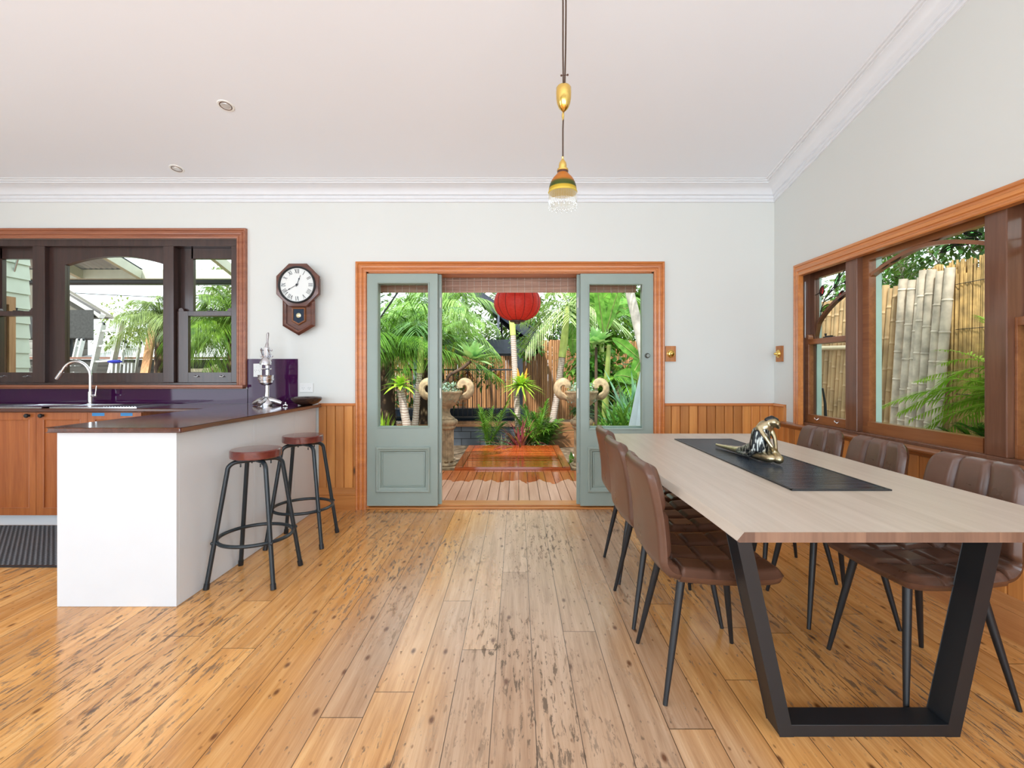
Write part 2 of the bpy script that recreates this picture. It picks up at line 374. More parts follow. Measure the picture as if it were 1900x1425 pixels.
# ---- timber lining, dado cap and skirting
BWD = .0765; DZ = bz(749)
def lining(name, mp, a0, a1, z0, z1, mat, cap, skm, capz=True):
    r = root(name, mp((a0+a1)/2, 0, 0), kind='structure')
    b = MB(); k = math.floor((a0+50)/BWD)
    while -50+k*BWD < a1:
        s0, s1 = max(a0, -50+k*BWD), min(a1, -50+(k+1)*BWD); k += 1
        if s1-s0 < .006: continue
        g = .0035
        q = [(s0, .004), (s0+g, .014), (s0+g+.004, .0165), (s1-g-.004, .0165), (s1-g, .014), (s1, .004)]
        q += [(s1, 0), (s0, 0)]
        n = len(q); vs = [mp(a, z, d) for z in (z0, z1) for a, d in q]
        b.add(vs, [(i, (i+1) % n, n+(i+1) % n, n+i) for i in range(n)]+[tuple(range(n)), tuple(range(2*n-1, n-1, -1))])
        bc = s0+.019 if s1-s0 > .04 else None
    b.build('lining_boards', mat, r, angle=20)
    if capz:
        c = MB(); q = [(0, 0), (.026, 0), (.030, .006), (.026, .012), (.018, .016), (.018, .022), (0, .022)]
        vs = [mp(a, z1-.018+z, d) for a in (a0, a1) for d, z in q]; n = len(q)
        c.add(vs, [(i, (i+1) % n, n+(i+1) % n, n+i) for i in range(n)]+[tuple(range(n)), tuple(range(2*n-1, n-1, -1))])
        c.build('dado_cap', cap, r, angle=35)
    c = MB(); q = [(0, 0), (.028, 0), (.028, .125), (.034, .130), (.034, .142), (.028, .150), (.024, .168), (.018, .176), (.018, .190), (0, .190)]
    vs = [mp(a, z, d) for a in (a0, a1) for d, z in q]; n = len(q)
    c.add(vs, [(i, (i+1) % n, n+(i+1) % n, n+i) for i in range(n)]+[tuple(range(n)), tuple(range(2*n-1, n-1, -1))])
    c.build('skirting_board', skm, r, angle=35)
    return r
lining('trim_2', BK, bx(592), bx(663), 0, DZ, M['wx'], M['archx'], M['skx'])
lining('trim_3', BK, bx(1231), XR, 0, DZ, M['wx'], M['archx'], M['skx'])
lining('trim_4', RW, ry(1459), YB-.0, 0, DZ, M['wy'], M['archy'], M['sky'])
lining('trim_5', RW, 1.40, ry(1459), 0, .735, M['wy'], M['archy'], M['sky'], False)
lining('trim_6', RW, YR, 1.40, 0, DZ, M['wy'], M['archy'], M['sky'])

# ---- stepped casing moulding
CAS = [(0, 0), (0, .016), (.010, .020), (.016, .020), (.020, .014), (.030, .014), (.034, .020), (.046, .024), (.052, .024), (.056, .018), (.064, .018), (.070, .028), (.080, .032), (.086, .030), (.088, 0)]
# ---- garden doors
dr = root('door_1', ((D0+D1)/2, YB, 0), kind='structure')
o = MB().sweep([(D1, 0), (D1, DT), (D0, DT), (D0, 0)], [(-u, d) for u, d in CAS], BK).build('door_casing', M['archx'], dr, angle=25)
J = MB().box(D0-.001, D0+.018, YB+.003, YB+TH+.03, 0, DT).box(D1-.018, D1+.001, YB+.003, YB+TH+.03, 0, DT).box(D0, D1, YB+.003, YB+TH+.03, DT-.010, DT+.001)
J.build('door_jamb', M['archx'], dr)
MB().box(D0, D1, YB-.012, YB+TH+.06, 0.0, .016).box(D0, D1, YB+.03, YB+.055, .016, .028).build('threshold', M['skx'], dr, bevel=.003)
def rect(x0, x1, z0, z1): return [(x0, z0), (x1, z0), (x1, z1), (x0, z1)]
def leaf(x0, x1, gx0, gx1, gz0, gz1, y0, knob):
    """leaf whose face towards the room is at y0"""
    z0, z1 = .03, DT-.014; t = .042; m = MB()
    mp = lambda a, b, d: (a, y0-d, b)
    px0, px1, pz0, pz1 = gx0-.006, gx1+.008, bz(913), bz(829)
    m.box(x0, gx0, y0, y0+t, z0, z1).box(gx1, x1, y0, y0+t, z0, z1).box(gx0, gx1, y0, y0+t, gz1, z1)
    m.box(gx0, gx1, y0, y0+t, pz1-.02, gz0).box(gx0, gx1, y0, y0+t, z0, pz0+.02).box(gx0, gx1, y0+.012, y0+t-.01, pz0, pz1)
    l = m.build('door_leaf', M['sage'], dr, smooth=False)
    q = MB().sweep(rect(gx0, gx1, gz0, gz1), [(0, .0), (0, .007), (.005, .008), (.011, .003), (.012, -.018), (0, -.018)], mp, True)
    q.build('glazing_bead', M['sage'], l, angle=25)
    q = MB().sweep(rect(px0, px1, pz0, pz1), [(0, 0), (0, .014), (.008, .020), (.018, .018), (.024, .010), (.034, .008), (.040, .002), (.046, -.012), (0, -.012)], mp, True)
    q.build('panel_moulding', M['sage'], l, angle=25)
    MB().sweep(rect(px0+.046, px1-.046, pz0+.046, pz1-.046), [(0, -.012), (0, -.006), (.008, -.004), (.012, -.012)], mp, True).build('inner_bead', M['sage'], l, angle=25)
    MB().box(gx0, gx1, y0+.018, y0+.022, gz0, gz1).build('pane', M['glass'], l, smooth=False)
    if knob:
        MB().lathe([(.0001, .03), (.014, .03), (.02, .022), (.021, .012), (.012, .006), (.012, .003), (.024, .002), (.024, 0)][::-1], (bx(1200.5), y0, bz(660)), 20, (0, -1, 0)).build('door_handle', plain('dull_nickel', (.16, .17, .15), .35, .8), l)
    return l
leaf(bx(680)+.006, bx(812), bx(699.5), bx(796.5), bz(794), bz(524), YB-.004, False)
leaf(bx(1077), bx(1213)-.006, bx(1091.5), bx(1193.5), bz(797), bz(526), YB-.004, True)
# the folded second leaf of each side, seen edge on behind the front one
for x0, x1, xp in ((bx(681)+.006, bx(813), bx(817.5)), (bx(1076), bx(1212)-.006, bx(1071.5))):
    s = 1 if xp > x1 else -1; y1 = YB+.048; e = xp if s > 0 else xp
    z0, z1 = .03, DT-.012; m = MB()
    a, b = (x0, xp) if s > 0 else (xp, x1)
    gl, gr = (a+.10, b-.105)
    gl, gr = (bx(700.5), bx(797)) if s > 0 else (bx(1090.5), bx(1193))
    m.box(a, gl, y1, y1+.04, z0, z1).box(gr, b, y1, y1+.04, z0, z1).box(gl, gr, y1, y1+.04, bz(526), z1).box(gl, gr, y1, y1+.04, z0, bz(792))
    l = m.build('folded_door_leaf', M['sage'], dr, smooth=False)
    xe = xp
    h = MB()
    for zz in (bz(560), bz(730), bz(870)): h.box(xe-s*.014, xe-s*.004, y1-.006, y1, zz-.045, zz+.045)
    h.build('hinge', plain('hinge_brass', (.45, .42, .36), .35, .7), l)

# ---- kitchen window (back wall)
kw = root('window_1', ((K0+K1)/2, YB, KB), kind='structure')
MB().sweep([(K1, KB), (K1, KT), (K0, KT), (K0, KB)], [(-u*.97, d) for u, d in CAS], BK).build('window_casing', M['archk'], kw, angle=25)
f = MB(); mk = lambda a, b, d: (a, YB-d, b)
cols = [(bx(-28), bx(60)), (bx(80), bx(300)), (bx(322), bx(427))]
dpt = lambda x0, x1, z0, z1, d0=-.012, d1=-.13: f.box(x0, x1, YB-d0, YB-d1, z0, z1)
zf0, zf1 = bz(710), bz(456)
dpt(K0, K1, zf1, KT); dpt(K0, K1, KB, zf0)
dpt(bx(427), K1, zf0, zf1); dpt(bx(300), bx(320), zf0, zf1); dpt(bx(57), bx(80), zf0, zf1); dpt(K0, bx(-22), zf0, zf1)
f.build('window_frame', M['frk'], kw, smooth=False, bevel=.004)
MB().box(K0-.086, K1+.086, YB-.075, YB, bz(718.5), bz(714)).box(K0-.075, K1+.075, YB-.055, YB, bz(721), bz(718.5)).build('window_sill', M['archk'], kw, smooth=False, bevel=.004)
# fixed centre sash with a cambered head
cx0, cx1 = bx(80), bx(300); g0, g1 = bx(109), bx(299)-.002; gb, gs, gt = bz(692), bz(489), bz(472.5)
arc = [(g0+(g1-g0)*i/20, gs+(gt-gs)*(1-((i-10)/10)**2)) for i in range(21)]
m = MB(); y0, y1 = YB+.055, YB+.10
m.box(cx0, g0, y0, y1, zf0, zf1).box(g1, cx1, y0, y1, zf0, zf1).box(g0, g1, y0, y1, zf0, gb)
for i in range(20):
    (a0, b0), (a1, b1) = arc[i], arc[i+1]
    m.add([(a0,y0,b0),(a1,y0,b1),(a1,y0,zf1),(a0,y0,zf1),(a0,y1,b0),(a1,y1,b1),(a1,y1,zf1),(a0,y1,zf1)], [(0,1,2,3),(7,6,5,4),(0,4,5,1)])
s_ = m.build('sash', M['frk'], kw, smooth=False)
MB().box(g0, g1, YB+.075, YB+.079, gb, gt).build('pane', M['glass'], s_, smooth=False)
def kside(ax0, ax1, gx0, gx1, hx):
    zm0, zm1 = bz(585), bz(576)
    up = MB(); y0, y1 = YB+.085, YB+.12
    up.box(ax0, gx0+.018, y0, y1, zm0, zf1).box(gx1, ax1, y0, y1, zm0, zf1).box(gx0, gx1, y0, y1, bz(476), zf1).box(gx0, gx1, y0, y1, zm0, zm1)
    u = up.build('upper_sash', M['frk'], kw, smooth=False, bevel=.002)
    MB().box(gx0, gx1, YB+.10, YB+.104, zm1, bz(476)).build('pane', M['glass'], u, smooth=False)
    lo = MB(); y0, y1 = YB+.045, YB+.08
    lo.box(ax0, gx0, y0, y1, zf0, zm1).box(gx1, ax1, y0, y1, zf0, zm1).box(gx0, gx1, y0, y1, zm0, zm1).box(gx0, gx1, y0, y1, zf0, bz(691))
    for hxx in (ax0+.03, ax1-.03):
        lo.lathe([(.024, -.017), (.024, .017)], (hxx, y0+.018, zm1+.005), 16, (0, 1, 0))
    l = lo.build('lower_sash', M['frk'], kw, smooth=False, bevel=.002)
    MB().box(gx0, gx1, YB+.06, YB+.064, bz(691), zm0).build('pane', M['glass'], l, smooth=False)
    for t in (.2, .78):
        x = gx0+(gx1-gx0)*t
        MB().tube([(x-.012, y0, bz(697)), (x-.012, y0-.02, bz(699)), (x+.012, y0-.02, bz(699)), (x+.012, y0, bz(697))], .004, 6).build('sash_lift', M['steel'], l)
    lk = MB().box((gx0+gx1)/2-.03, (gx0+gx1)/2+.03, YB+.05, YB+.085, zm1, zm1+.007); lk.tube([((gx0+gx1)/2-.005, YB+.06, zm1+.006), ((gx0+gx1)/2-.005, YB+.06, zm1+.03)], [.004, .008], 8)
    lk.build('sash_lock', M['black'], l)
kside(bx(322), bx(427), bx(342), bx(425), 0)
kside(bx(-24), bx(57), bx(-20), bx(56.5), 0)

# ---- right window: two side sashes either side of a fixed cambered centre
rw = root('window_2', (XR, 2.6, RZB), kind='structure')
c0 = 1.42; c1_ = ry(1460)
zt = 2.127
CAS2 = [(u*1.14, d*1.15) for u, d in CAS]
MB().sweep([(RY1, .74), (RY1, RZT), (RY0, RZT), (RY0, .74)], CAS2, RW).build('window_casing', M['archy'], rw, angle=25)
f = MB(); g = lambda a0, a1, z0, z1, d0=-.005, d1=-.14: f.box(XR-d0, XR-d1, a0, a1, z0, z1)
m1a, m1b, m2a, m2b = ry(1588), ry(1567), ry(1866), ry(1824)
g(RY0, RY1, 1.985, RZT); g(RY0, RY1, RZB, .80); g(ry(1484), RY1, .80, 1.985); g(RY0, 1.55, .80, 1.985); g(m1a, m1b, .80, 1.985); g(m2a, m2b, .80, 1.985)
f.build('window_frame', M['frr'], rw, smooth=False, bevel=.004)
sl = MB(); q = [(0, 0), (.070, 0), (.078, -.008), (.078, -.016), (.070, -.022), (.045, -.026), (.040, -.036), (.018, -.050), (0, -.054)]
vs = [RW(a, .782+z, d) for a in (c0-.05, c1_+.05) for d, z in q]; n = len(q)
sl.add(vs, [(i, (i+1) % n, n+(i+1) % n, n+i) for i in range(n)]+[tuple(range(n)), tuple(range(2*n-1, n-1, -1))])
sl.build('window_sill', M['frry'], rw, angle=35)
# centre sash
a0, a1 = m2b, m1a; ga, gb_ = a0+.035, a1-.055; gz0, gz1 = .872, 1.915
x0, x1 = XR+.045, XR+.09; m = MB()
m.box(x0, x1, a0, ga, .80, 1.985).box(x0, x1, gb_, a1, .80, 1.985).box(x0, x1, ga, gb_, gz1, 1.985).box(x0-.01, x1, ga, gb_, .80, gz0)
def arcbar(b, pts, h, xa, xb, both=True):
    for (p, z), (p2, z2) in zip(pts, pts[1:]):
        b.add([(xa,p,z),(xb,p,z),(xb,p2,z2),(xa,p2,z2),(xa,p,z+h),(xb,p,z+h),(xb,p2,z2+h),(xa,p2,z2+h)], [(0,1,2,3),(7,6,5,4),(0,4,5,1),(1,5,6,2),(2,6,7,3),(3,7,4,0)])
cm = (ga+gb_)/2; hw = (gb_-ga)/2
arcbar(m, [(cm-hw+2*hw*i/24, 1.808+.088*(1-(abs(i-12)/12)**1.7)) for i in range(25)], .022, x0+.006, x1)
sc = m.build('sash', M['frry'], rw, smooth=False)
MB().box(XR+.066, XR+.070, ga, gb_, gz0, gz1).build('pane', M['glass'], sc, smooth=False)
lead = plain('black_lead', (.008, .008, .008), .5); gr_glass = glass('green_stained_glass', (.16, .42, .13)); rd_glass = glass('red_stained_glass', (.42, .03, .03)); cl_glass = glass('pale_textured_glass', (.72, .86, .80))
def yz_leaf(b, bl, c, ang, L, w, x):
    """pointed leaf outline on the pane, plus its coloured glass"""
    n = 9; up = []; dn = []
    for i in range(n+1):
        t = i/n; s = math.sin(PI*t)**.8*w/2
        u = Vector((math.cos(ang), math.sin(ang))); v = Vector((-u.y, u.x)); p = Vector(c)+u*L*t
        up.append(p+v*s); dn.append(p-v*s)
    bl.add([(x, p.x, p.y) for p in up+dn[::-1]], [tuple(range(2*n+2))])
    for ln in (up, dn, [Vector(c)+Vector((math.cos(ang), math.sin(ang)))*L*t for t in (0, .5, 1)]):
        b.tube([(x-.003, p.x, p.y) for p in ln], .0032, 5)
L = MB(); G = MB(); xx = XR+.063
for c, ang, ln, wd_ in (((ga+.045, 1.853), PI*.02, .13, .03), ((ga+.16, 1.862), PI*.93-PI, .10, .028), ((ga+.03, 1.872), .35, .10, .026), ((gb_-.05, 1.845), PI-.25, .11, .03), ((gb_-.13, 1.87), PI-.1, .10, .028)):
    yz_leaf(L, G, c, ang, ln, wd_, xx)
G.build('green_glass', gr_glass, sc, smooth=False); L.build('leading', lead, sc)
def rside(a0, a1, far):
    zm0, zm1 = 1.405, 1.445; fa = a1 if far else a0      # far = outer end
    ga, gb_ = a0+.045, a1-.045
    if far: ga = a0+.012
    else: gb_ = a1-.012
    m = MB(); x0, x1 = XR+.085, XR+.125
    m.box(x0, x1, a0, ga, zm0, 1.985).box(x0, x1, gb_, a1, zm0, 1.985).box(x0, x1, ga, gb_, 1.915, 1.985).box(x0, x1, ga, gb_, zm0, zm1)
    A = []
    for i in range(17):
        t = i/16; yy = (gb_-(gb_-ga)*t) if far else (ga+(gb_-ga)*t)
        A.append((yy, 1.52+.235*math.sin(t*PI/2)**.75 if t > 0 else 1.47))
    arcbar(m, A if not far else A[::-1], .022, x0+.006, x1)
    u = m.build('upper_sash', M['frr'], rw, smooth=False)
    MB().box(XR+.103, XR+.107, ga, gb_, zm1, 1.915).build('pane', M['glass'], u, smooth=False)
    sgn = -1 if far else 1; o0 = gb_ if far else ga
    L = MB(); G = MB(); Rr = MB(); xx = XR+.098
    P = lambda t, z: (o0+sgn*t*(gb_-ga), z)
    def curve(pts, r=.0035): L.tube([(xx-.003, *P(*p)) for p in pts], r, 5)
    curve([(.12, 1.60), (.16, 1.68), (.24, 1.74), (.42, 1.79), (.66, 1.83), (1.0, 1.81)]); curve([(.24, 1.74), (.42, 1.80), (.62, 1.87), (.72, 1.915)]); curve([(.0, 1.79), (.12, 1.80), (.2, 1.775)]); curve([(.2, 1.72), (.45, 1.745), (.62, 1.74)])
    for t, z, ang, ln, wd_ in ((.13, 1.655, .30, .125, .042), (.48, 1.80, 1.05, .12, .04), (.72, 1.835, -.55, .11, .04)):
        yz_leaf(L, G, P(t, z), ang if not far else PI-ang, ln, wd_, xx)
    for t, z, ang in ((.14, 1.77, 1.25), (.58, 1.705, .9)):
        yz_leaf(L, Rr, P(t, z), ang if not far else PI-ang, .085, .05, xx)
    G.build('green_glass', gr_glass, u, smooth=False); Rr.build('red_glass', rd_glass, u, smooth=False); L.build('leading', lead, u)
    m = MB(); x0, x1 = XR+.04, XR+.08
    m.box(x0, x1, a0, ga, .80, zm1).box(x0, x1, gb_, a1, .80, zm1).box(x0, x1, ga, gb_, zm0, zm1).box(x0, x1, ga, gb_, .80, .862)
    ya = (a1-.022) if far else (a0+.022)
    m.lathe([(.022, -.019), (.022, .019)], (x0+.02, ya, zm1+.018), 16, (1, 0, 0)); m.box(x0, x1, ya-.022, ya+.022, zm1, zm1+.018)
    l = m.build('lower_sash', M['frry'], rw, smooth=False, bevel=.002)
    MB().box(XR+.058, XR+.062, ga, gb_, .862, zm0).build('pane', M['glass'], l, smooth=False)
    for t in (.25, .75):
        yy = ga+(gb_-ga)*t
        MB().tube([(x0-.002, yy+.02, .842), (x0-.016, yy+.012, .842), (x0-.02, yy, .835), (x0-.016, yy-.014, .83), (x0-.004, yy-.016, .838)], .0055, 8).build('sash_lift', M['chrome'], l)
    yy = (ga+gb_)/2
    MB().box(x0, x0+.03, yy-.04, yy+.05, zm1, zm1+.007).box(x0+.004, x0+.02, yy-.03, yy+.03, zm1+.007, zm1+.013).tube([(x0+.01, yy+.035, zm1+.006), (x0+.01, yy+.035, zm1+.03)], [.004, .009], 8).build('sash_lock', M['black'], l)
    # sash cord channel
    MB().tube([(XR+.035, fa-(.012 if far else -.012), 1.46), (XR+.035, fa-(.012 if far else -.012), 1.9)], .004, 6).build('sash_cord', plain('sash_cord_white', (.6, .6, .62), .6), rw)
rside(m1b, ry(1484), True); rside(1.55, m2a, False)
# painted outer lining of the openings, seen through the glass
pale = plain('pale_green_paint', (.42, .55, .47), .45)
m = MB()
m.box(XR+.0905, XR+.128, m1a-.055, m1a-.003, .80, 1.985).box(XR+.128, XR+.165, ry(1484)-.012, ry(1484)+.03, .80, 1.985)
m.build('outer_reveal', pale, rw, smooth=False)
# ------------------------------------------------------------ kitchen
BZ = .915
# worktop on the peninsula and along the window, one L shaped slab
px0, px1, py0 = -2.365, -1.695, 2.33; by0 = 3.515
def rounded_edge(poly, z0, z1, mat, name, parent=None):
    m = MB(); n = len(poly)
    m.prism(poly, lambda a, b, d: (a, b, d), z0, z1)
    return m.build(name, mat, parent, smooth=False, bevel=.007)
wt = root('worktop', (-2.03, 3.2, BZ), 'dark glossy jarrah worktop running under the kitchen window and out over the white peninsula', 'worktop')
rounded_edge([(px0, py0), (px1, py0), (px1, YB-.02), (px0+.0, YB-.02)][::-1], BZ-.026, BZ, [M['bench']], 'peninsula_top', wt)
rounded_edge([(XL+.01, by0), (px0, by0), (px0, YB-.02), (XL+.01, YB-.02)][::-1], BZ-.026, BZ-.0003, [M['benchx']], 'window_run_top', wt)
m = MB().box(px1-.004, px1+.002, py0+.01, YB-.02, BZ-.024, BZ-.004); m.build('edge_strip', M['edge'], wt, smooth=False)
pen = root('kitchen_peninsula', (-2.03, 3.2, 0), 'white laminate peninsula base with plain end panel and stools along its long side', 'kitchen counter')
bx0, bx1, byy0 = -2.340, -1.733, 2.356
MB().box(bx0, bx1, byy0, byy0+.018, .001, BZ-.027).build('end_panel', M['white'], pen, smooth=False, bevel=.001)
m = MB(); ys = [byy0+.0185, 3.05, 3.60, YB-.03]
for i in range(3): m.box(bx1-.018, bx1, ys[i], ys[i+1]-.0025, .001, BZ-.027)
m.build('side_panel', M['white'], pen, smooth=False, bevel=.0008)
MB().box(bx0, bx1-.02, byy0+.02, YB-.03, .09, BZ-.03).box(bx0+.05, bx1-.02, byy0+.02, YB-.03, .001, .09).build('carcass', M['white'], pen, smooth=False)
# cabinets under the window worktop, each unit its own thing
CZ0, CZ1 = .095, BZ-.03; cf = 3.54
def cabinet(x0, x1, splits, label):
    r = root('kitchen_cabinet', ((x0+x1)/2, 3.75, 0), label, 'kitchen cabinet', 'cedar base cabinets under the window worktop')
    MB().box(x0+.001, x1-.001, cf+.022, YB-.03, CZ0, CZ1).build('carcass', M['cab'], r, smooth=False)
    MB().box(x0+.001, x1-.001, cf+.06, cf+.075, .001, CZ0).build('kickboard', M['white'], r, smooth=False)
    mp = lambda a, b, d: (a, cf-d, b)
    for a0, a1, kx in splits:
        d = MB(); a0 += .0015; a1 -= .0015; st = .058; z0, z1 = CZ0+.002, CZ1-.004
        d.box(a0, a0+st, cf, cf+.02, z0, z1).box(a1-st, a1, cf, cf+.02, z0, z1).box(a0+st, a1-st, cf, cf+.02, z0, z0+st).box(a0+st, a1-st, cf, cf+.02, z1-st, z1).box(a0+st, a1-st, cf+.010, cf+.018, z0+st, z1-st)
        d.sweep(rect(a0+st, a1-st, z0+st, z1-st), [(0, 0), (-.004, .002), (-.008, 0), (-.010, -.006), (-.022, -.009), (0, -.009)], mp, True)
        o = d.build('door', M['cab'], r, angle=25)
        if kx is not None:
            MB().lathe([(.009, 0), (.006, .006), (.006, .013), (.0155, .018), (.0165, .024), (.013, .030), (.0001, .032)], (kx, cf, EYE-(771-VY)/F*cf), 16, (0, -1, 0)).build('knob', M['black'], o)
    return r
X = lambda px: (px-VX)/F*cf
cabinet(X(-28), X(162), [(X(-28), X(67), X(54)), (X(67), X(162), X(80))], 'cedar double door base cabinet with black knobs left of the peninsula')
cabinet(X(162), X(262), [(X(162), X(262), None)], 'cedar base cabinet with blue tape along its top, beside the peninsula')
cabinet(X(-218), X(-28), [(X(-218), X(-123), X(-136)), (X(-123), X(-28), X(-110))], 'cedar double door base cabinet at the far left end')
for i, (a, b, t) in enumerate(((171, 194, 'longest strip of blue tape on the cedar cabinet top'), (224, 246, 'second strip of blue tape from the left on the cedar cabinet'))):
    o = MB().box(X(a), X(b), cf-.0012, cf-.0002, CZ1-.03, CZ1-.006).build('masking_tape', plain('blue_tape', (.05, .28, .62), .6), smooth=False); tag(o, t, 'tape', 'blue tape on the cabinet')
# splashback glass
o = MB().box(XL+.02, bx(458)+.015, YB-.008, YB-.002, BZ, bz(721.5)); o.box(bx(460), bx(553), YB-.008, YB-.002, BZ, bz(666))
tag(o.build('splashback', M['purple'], smooth=False), 'glossy dark purple glass splashback behind the worktop and juicer', 'splashback')
def plate(name, label, mk, w, h, parts):
    pass
# power points
def outlet(x, z, w, h, yf, label):
    r = root('power_outlet', (x, yf, z), label, 'power outlet')
    MB().box(x-w/2, x+w/2, yf-.009, yf, z-h/2, z+h/2).build('face_plate', M['plastic'], r, smooth=False, bevel=.003)
    for s in (-1, 1):
        sk = MB(); sw = MB()
        cx = x+s*w*.22
        for dx, dz, an in ((-.008, .000, .5), (.008, .000, -.5), (0, -.012, 0)):
            sk.bar((cx+dx-math.sin(an)*.004, yf-.0095, z+dz-.004), (cx+dx+math.sin(an)*.004, yf-.0095, z+dz+.004), .0022, .0012, (0, 1, 0))
        sw.box(cx-.006, cx+.006, yf-.012, yf-.009, z+h*.22, z+h*.36)
        sk.build('socket_slot', plain('socket_dark', (.25, .25, .25), .5), r); sw.build('switch', M['plastic'], r, smooth=False, bevel=.001)
outlet(bx(569), bz(719.5), .118, .078, YB, 'white double power outlet on the wall above the dark bowl')
outlet(bx(480), bz(687), .075, .115, YB-.008, 'white power outlet on the purple glass behind the juicer')
# sink
sk = root('kitchen_sink', (-3.7, 3.76, BZ), 'stainless steel sink with drainer let into the worktop under the window', 'sink')
m = MB(); zz = BZ+.0005; sx0, sx1, sy0, sy1 = -4.55, -2.93, 3.565, 3.955
bow = [(-4.0, -3.66), (-3.60, -3.30)]
m.box(sx0, -4.0, sy0, sy1, zz, zz+.005).box(-3.66, -3.60, sy0, sy1, zz, zz+.005).box(-3.30, sx1, sy0, sy1, zz, zz+.005).box(-4.0, -3.30, sy0, sy0+.035, zz, zz+.005).box(-4.0, -3.30, sy1-.06, sy1, zz, zz+.005)
for i in range(12): m.box(-3.22+i*.022, -3.213+i*.022, sy0+.04, sy1-.06, zz+.005, zz+.008)
for i in range(20): m.box(-4.48+i*.022, -4.473+i*.022, sy0+.04, sy1-.06, zz+.005, zz+.008)
m.build('drainer', M['steel'], sk, smooth=False)
# tap
tx = (168-VX)/F*3.9; ty = 3.90
tp = root('kitchen_tap', (tx, ty, BZ), 'chrome gooseneck kitchen tap with side lever standing behind the sink', 'tap')
MB().lathe([(.026, 0), (.026, .006), (.0175, .012), (.0175, .10), (.0165, .105), (.0001, .106)], (tx, ty, BZ+.006), 20).build('body', M['chrome'], tp)
P = [(tx, ty, BZ+.105)]+[(tx, ty, BZ+.12+i*.04) for i in range(3)]
r_ = .105; ztop = BZ+.245
for i in range(15):
    a = PI*.86*i/14; P.append((tx-r_+r_*math.cos(a), ty-.03*i/14, ztop+r_*math.sin(a)*1.12))
e = Vector(P[-1]); P.append(tuple(e+Vector((-.035, -.003, -.055))))
MB().tube(P, .0125, 14).build('spout', M['chrome'], tp)
MB().tube([tuple(e+Vector((-.012, -.001, -.018))), tuple(e+Vector((-.05, -.004, -.078)))], [.0155, .0165], 14).build('nozzle', M['steel'], tp)
MB().tube([(tx, ty, BZ+.072), (tx+.05, ty-.01, BZ+.075)], .013, 12).tube([(tx+.05, ty-.01, BZ+.075), (tx+.062, ty-.012, BZ+.16)], [.006, .0045], 8).build('lever', M['chrome'], tp)
# juicer
jx, jy = -2.062, 3.80; jr = root('citrus_juicer', (jx, jy, BZ), 'polished aluminium lever citrus juicer standing before the purple glass', 'juicer')
m = MB(); 
for a in (PI*.08, PI*.92, PI*1.5, PI*.5):
    d = Vector((math.cos(a), math.sin(a)*.85, 0)); m.tube([Vector((jx, jy, BZ+.045))+d*.02, Vector((jx, jy, BZ+.040))+d*.06, Vector((jx, jy, BZ+.024))+d*.10, Vector((jx, jy, BZ+.016))+d*.118], [.03, .024, .021, .016], 12)
m.lathe([(.0001, .075), (.028, .07), (.05, .04), (.062, .015), (.062, .002)][::-1], (jx, jy, BZ), 20)
m.build('base', M['alu'], jr, angle=60)
MB().tube([(jx-.012, jy+.04, BZ+.04), (jx-.012, jy+.045, BZ+.12), (jx-.010, jy+.045, BZ+.33)], [.022, .017, .017], 12).build('column', M['alu'], jr)
MB().tube([(jx-.005, jy+.035, BZ+.20), (jx, jy, BZ+.205)], .016, 10).lathe([(.012, .165), (.035, .172), (.052, .188), (.054, .205), (.061, .208), (.063, .222), (.060, .225), (.062, .245), (.064, .250), (.058, .250), (.054, .22), (.02, .20), (.0001, .20)], (jx+.003, jy, BZ), 28).build('juice_cup', M['alu'], jr, angle=30)
MB().lathe([(.004, .41), (.012, .40), (.030, .385), (.044, .355), (.045, .335), (.041, .335), (.036, .352), (.02, .37), (.0001, .375)], (jx+.01, jy-.02, BZ), 24).build('press_cone', M['alu'], jr, angle=40)
m = MB(); m.bar((jx-.005, jy+.03, BZ+.33), (jx+.002, jy+.01, BZ+.48), .03, .04).bar((jx-.03, jy+.02, BZ+.40), (jx-.03, jy-.02, BZ+.47), .01, .02).bar((jx+.03, jy+.02, BZ+.40), (jx+.03, jy-.02, BZ+.47), .01, .02)
for z, s in ((.375, .035), (.405, .045), (.455, .04), (.30, .035)): m.tube([(jx-s, jy+.01, BZ+z), (jx+s, jy+.01, BZ+z)], .0055, 8).ball((jx-s, jy+.01, BZ+z), .009, 10, 6).ball((jx+s, jy+.01, BZ+z), .009, 10, 6)
m.build('lever_bracket', M['alu'], jr, bevel=.003)
MB().tube([(jx, jy+.01, BZ+.455), (jx+.002, jy+.015, BZ+.50), (jx-.004, jy+.03, BZ+.52), (jx-.006, jy+.04, BZ+.59), (jx-.008, jy+.05, BZ+.60)], [.018, .013, .008, .0105, .006], 12).build('handle', M['alu'], jr)
# bowl and tea light
by_ = 3.84; bxx = (569-VX)/F*by_
r = root('wooden_bowl', (bxx, by_, BZ), 'low dark turned wooden bowl at the wall end of the worktop', 'bowl')
MB().lathe([(.0001, .001), (.045, .001), (.09, .018), (.117, .045), (.120, .058), (.113, .068), (.098, .064), (.07, .040), (.0001, .026)], (bxx, by_, BZ), 36).build('bowl_body', wood('dark_bowl_wood', (.018, .009, .007), (.05, .024, .018), 'x', .25, coat=.4), r)
r2 = root('tea_light_holder', (bxx, by_, BZ+.040), 'small dark tea light holder sitting in the wooden bowl', 'candle holder')
MB().lathe([(.0001, 0), (.022, 0), (.022, .026), (.018, .028), (.018, .012), (.0001, .010)], (bxx, by_, BZ+.040), 16).build('cup', M['black'], r2)
ggx = (530-VX)/F*3.72
r = root('glass_ornament', (ggx, 3.72, BZ), 'tiny clear glass trinket on the worktop between juicer and bowl', 'ornament')
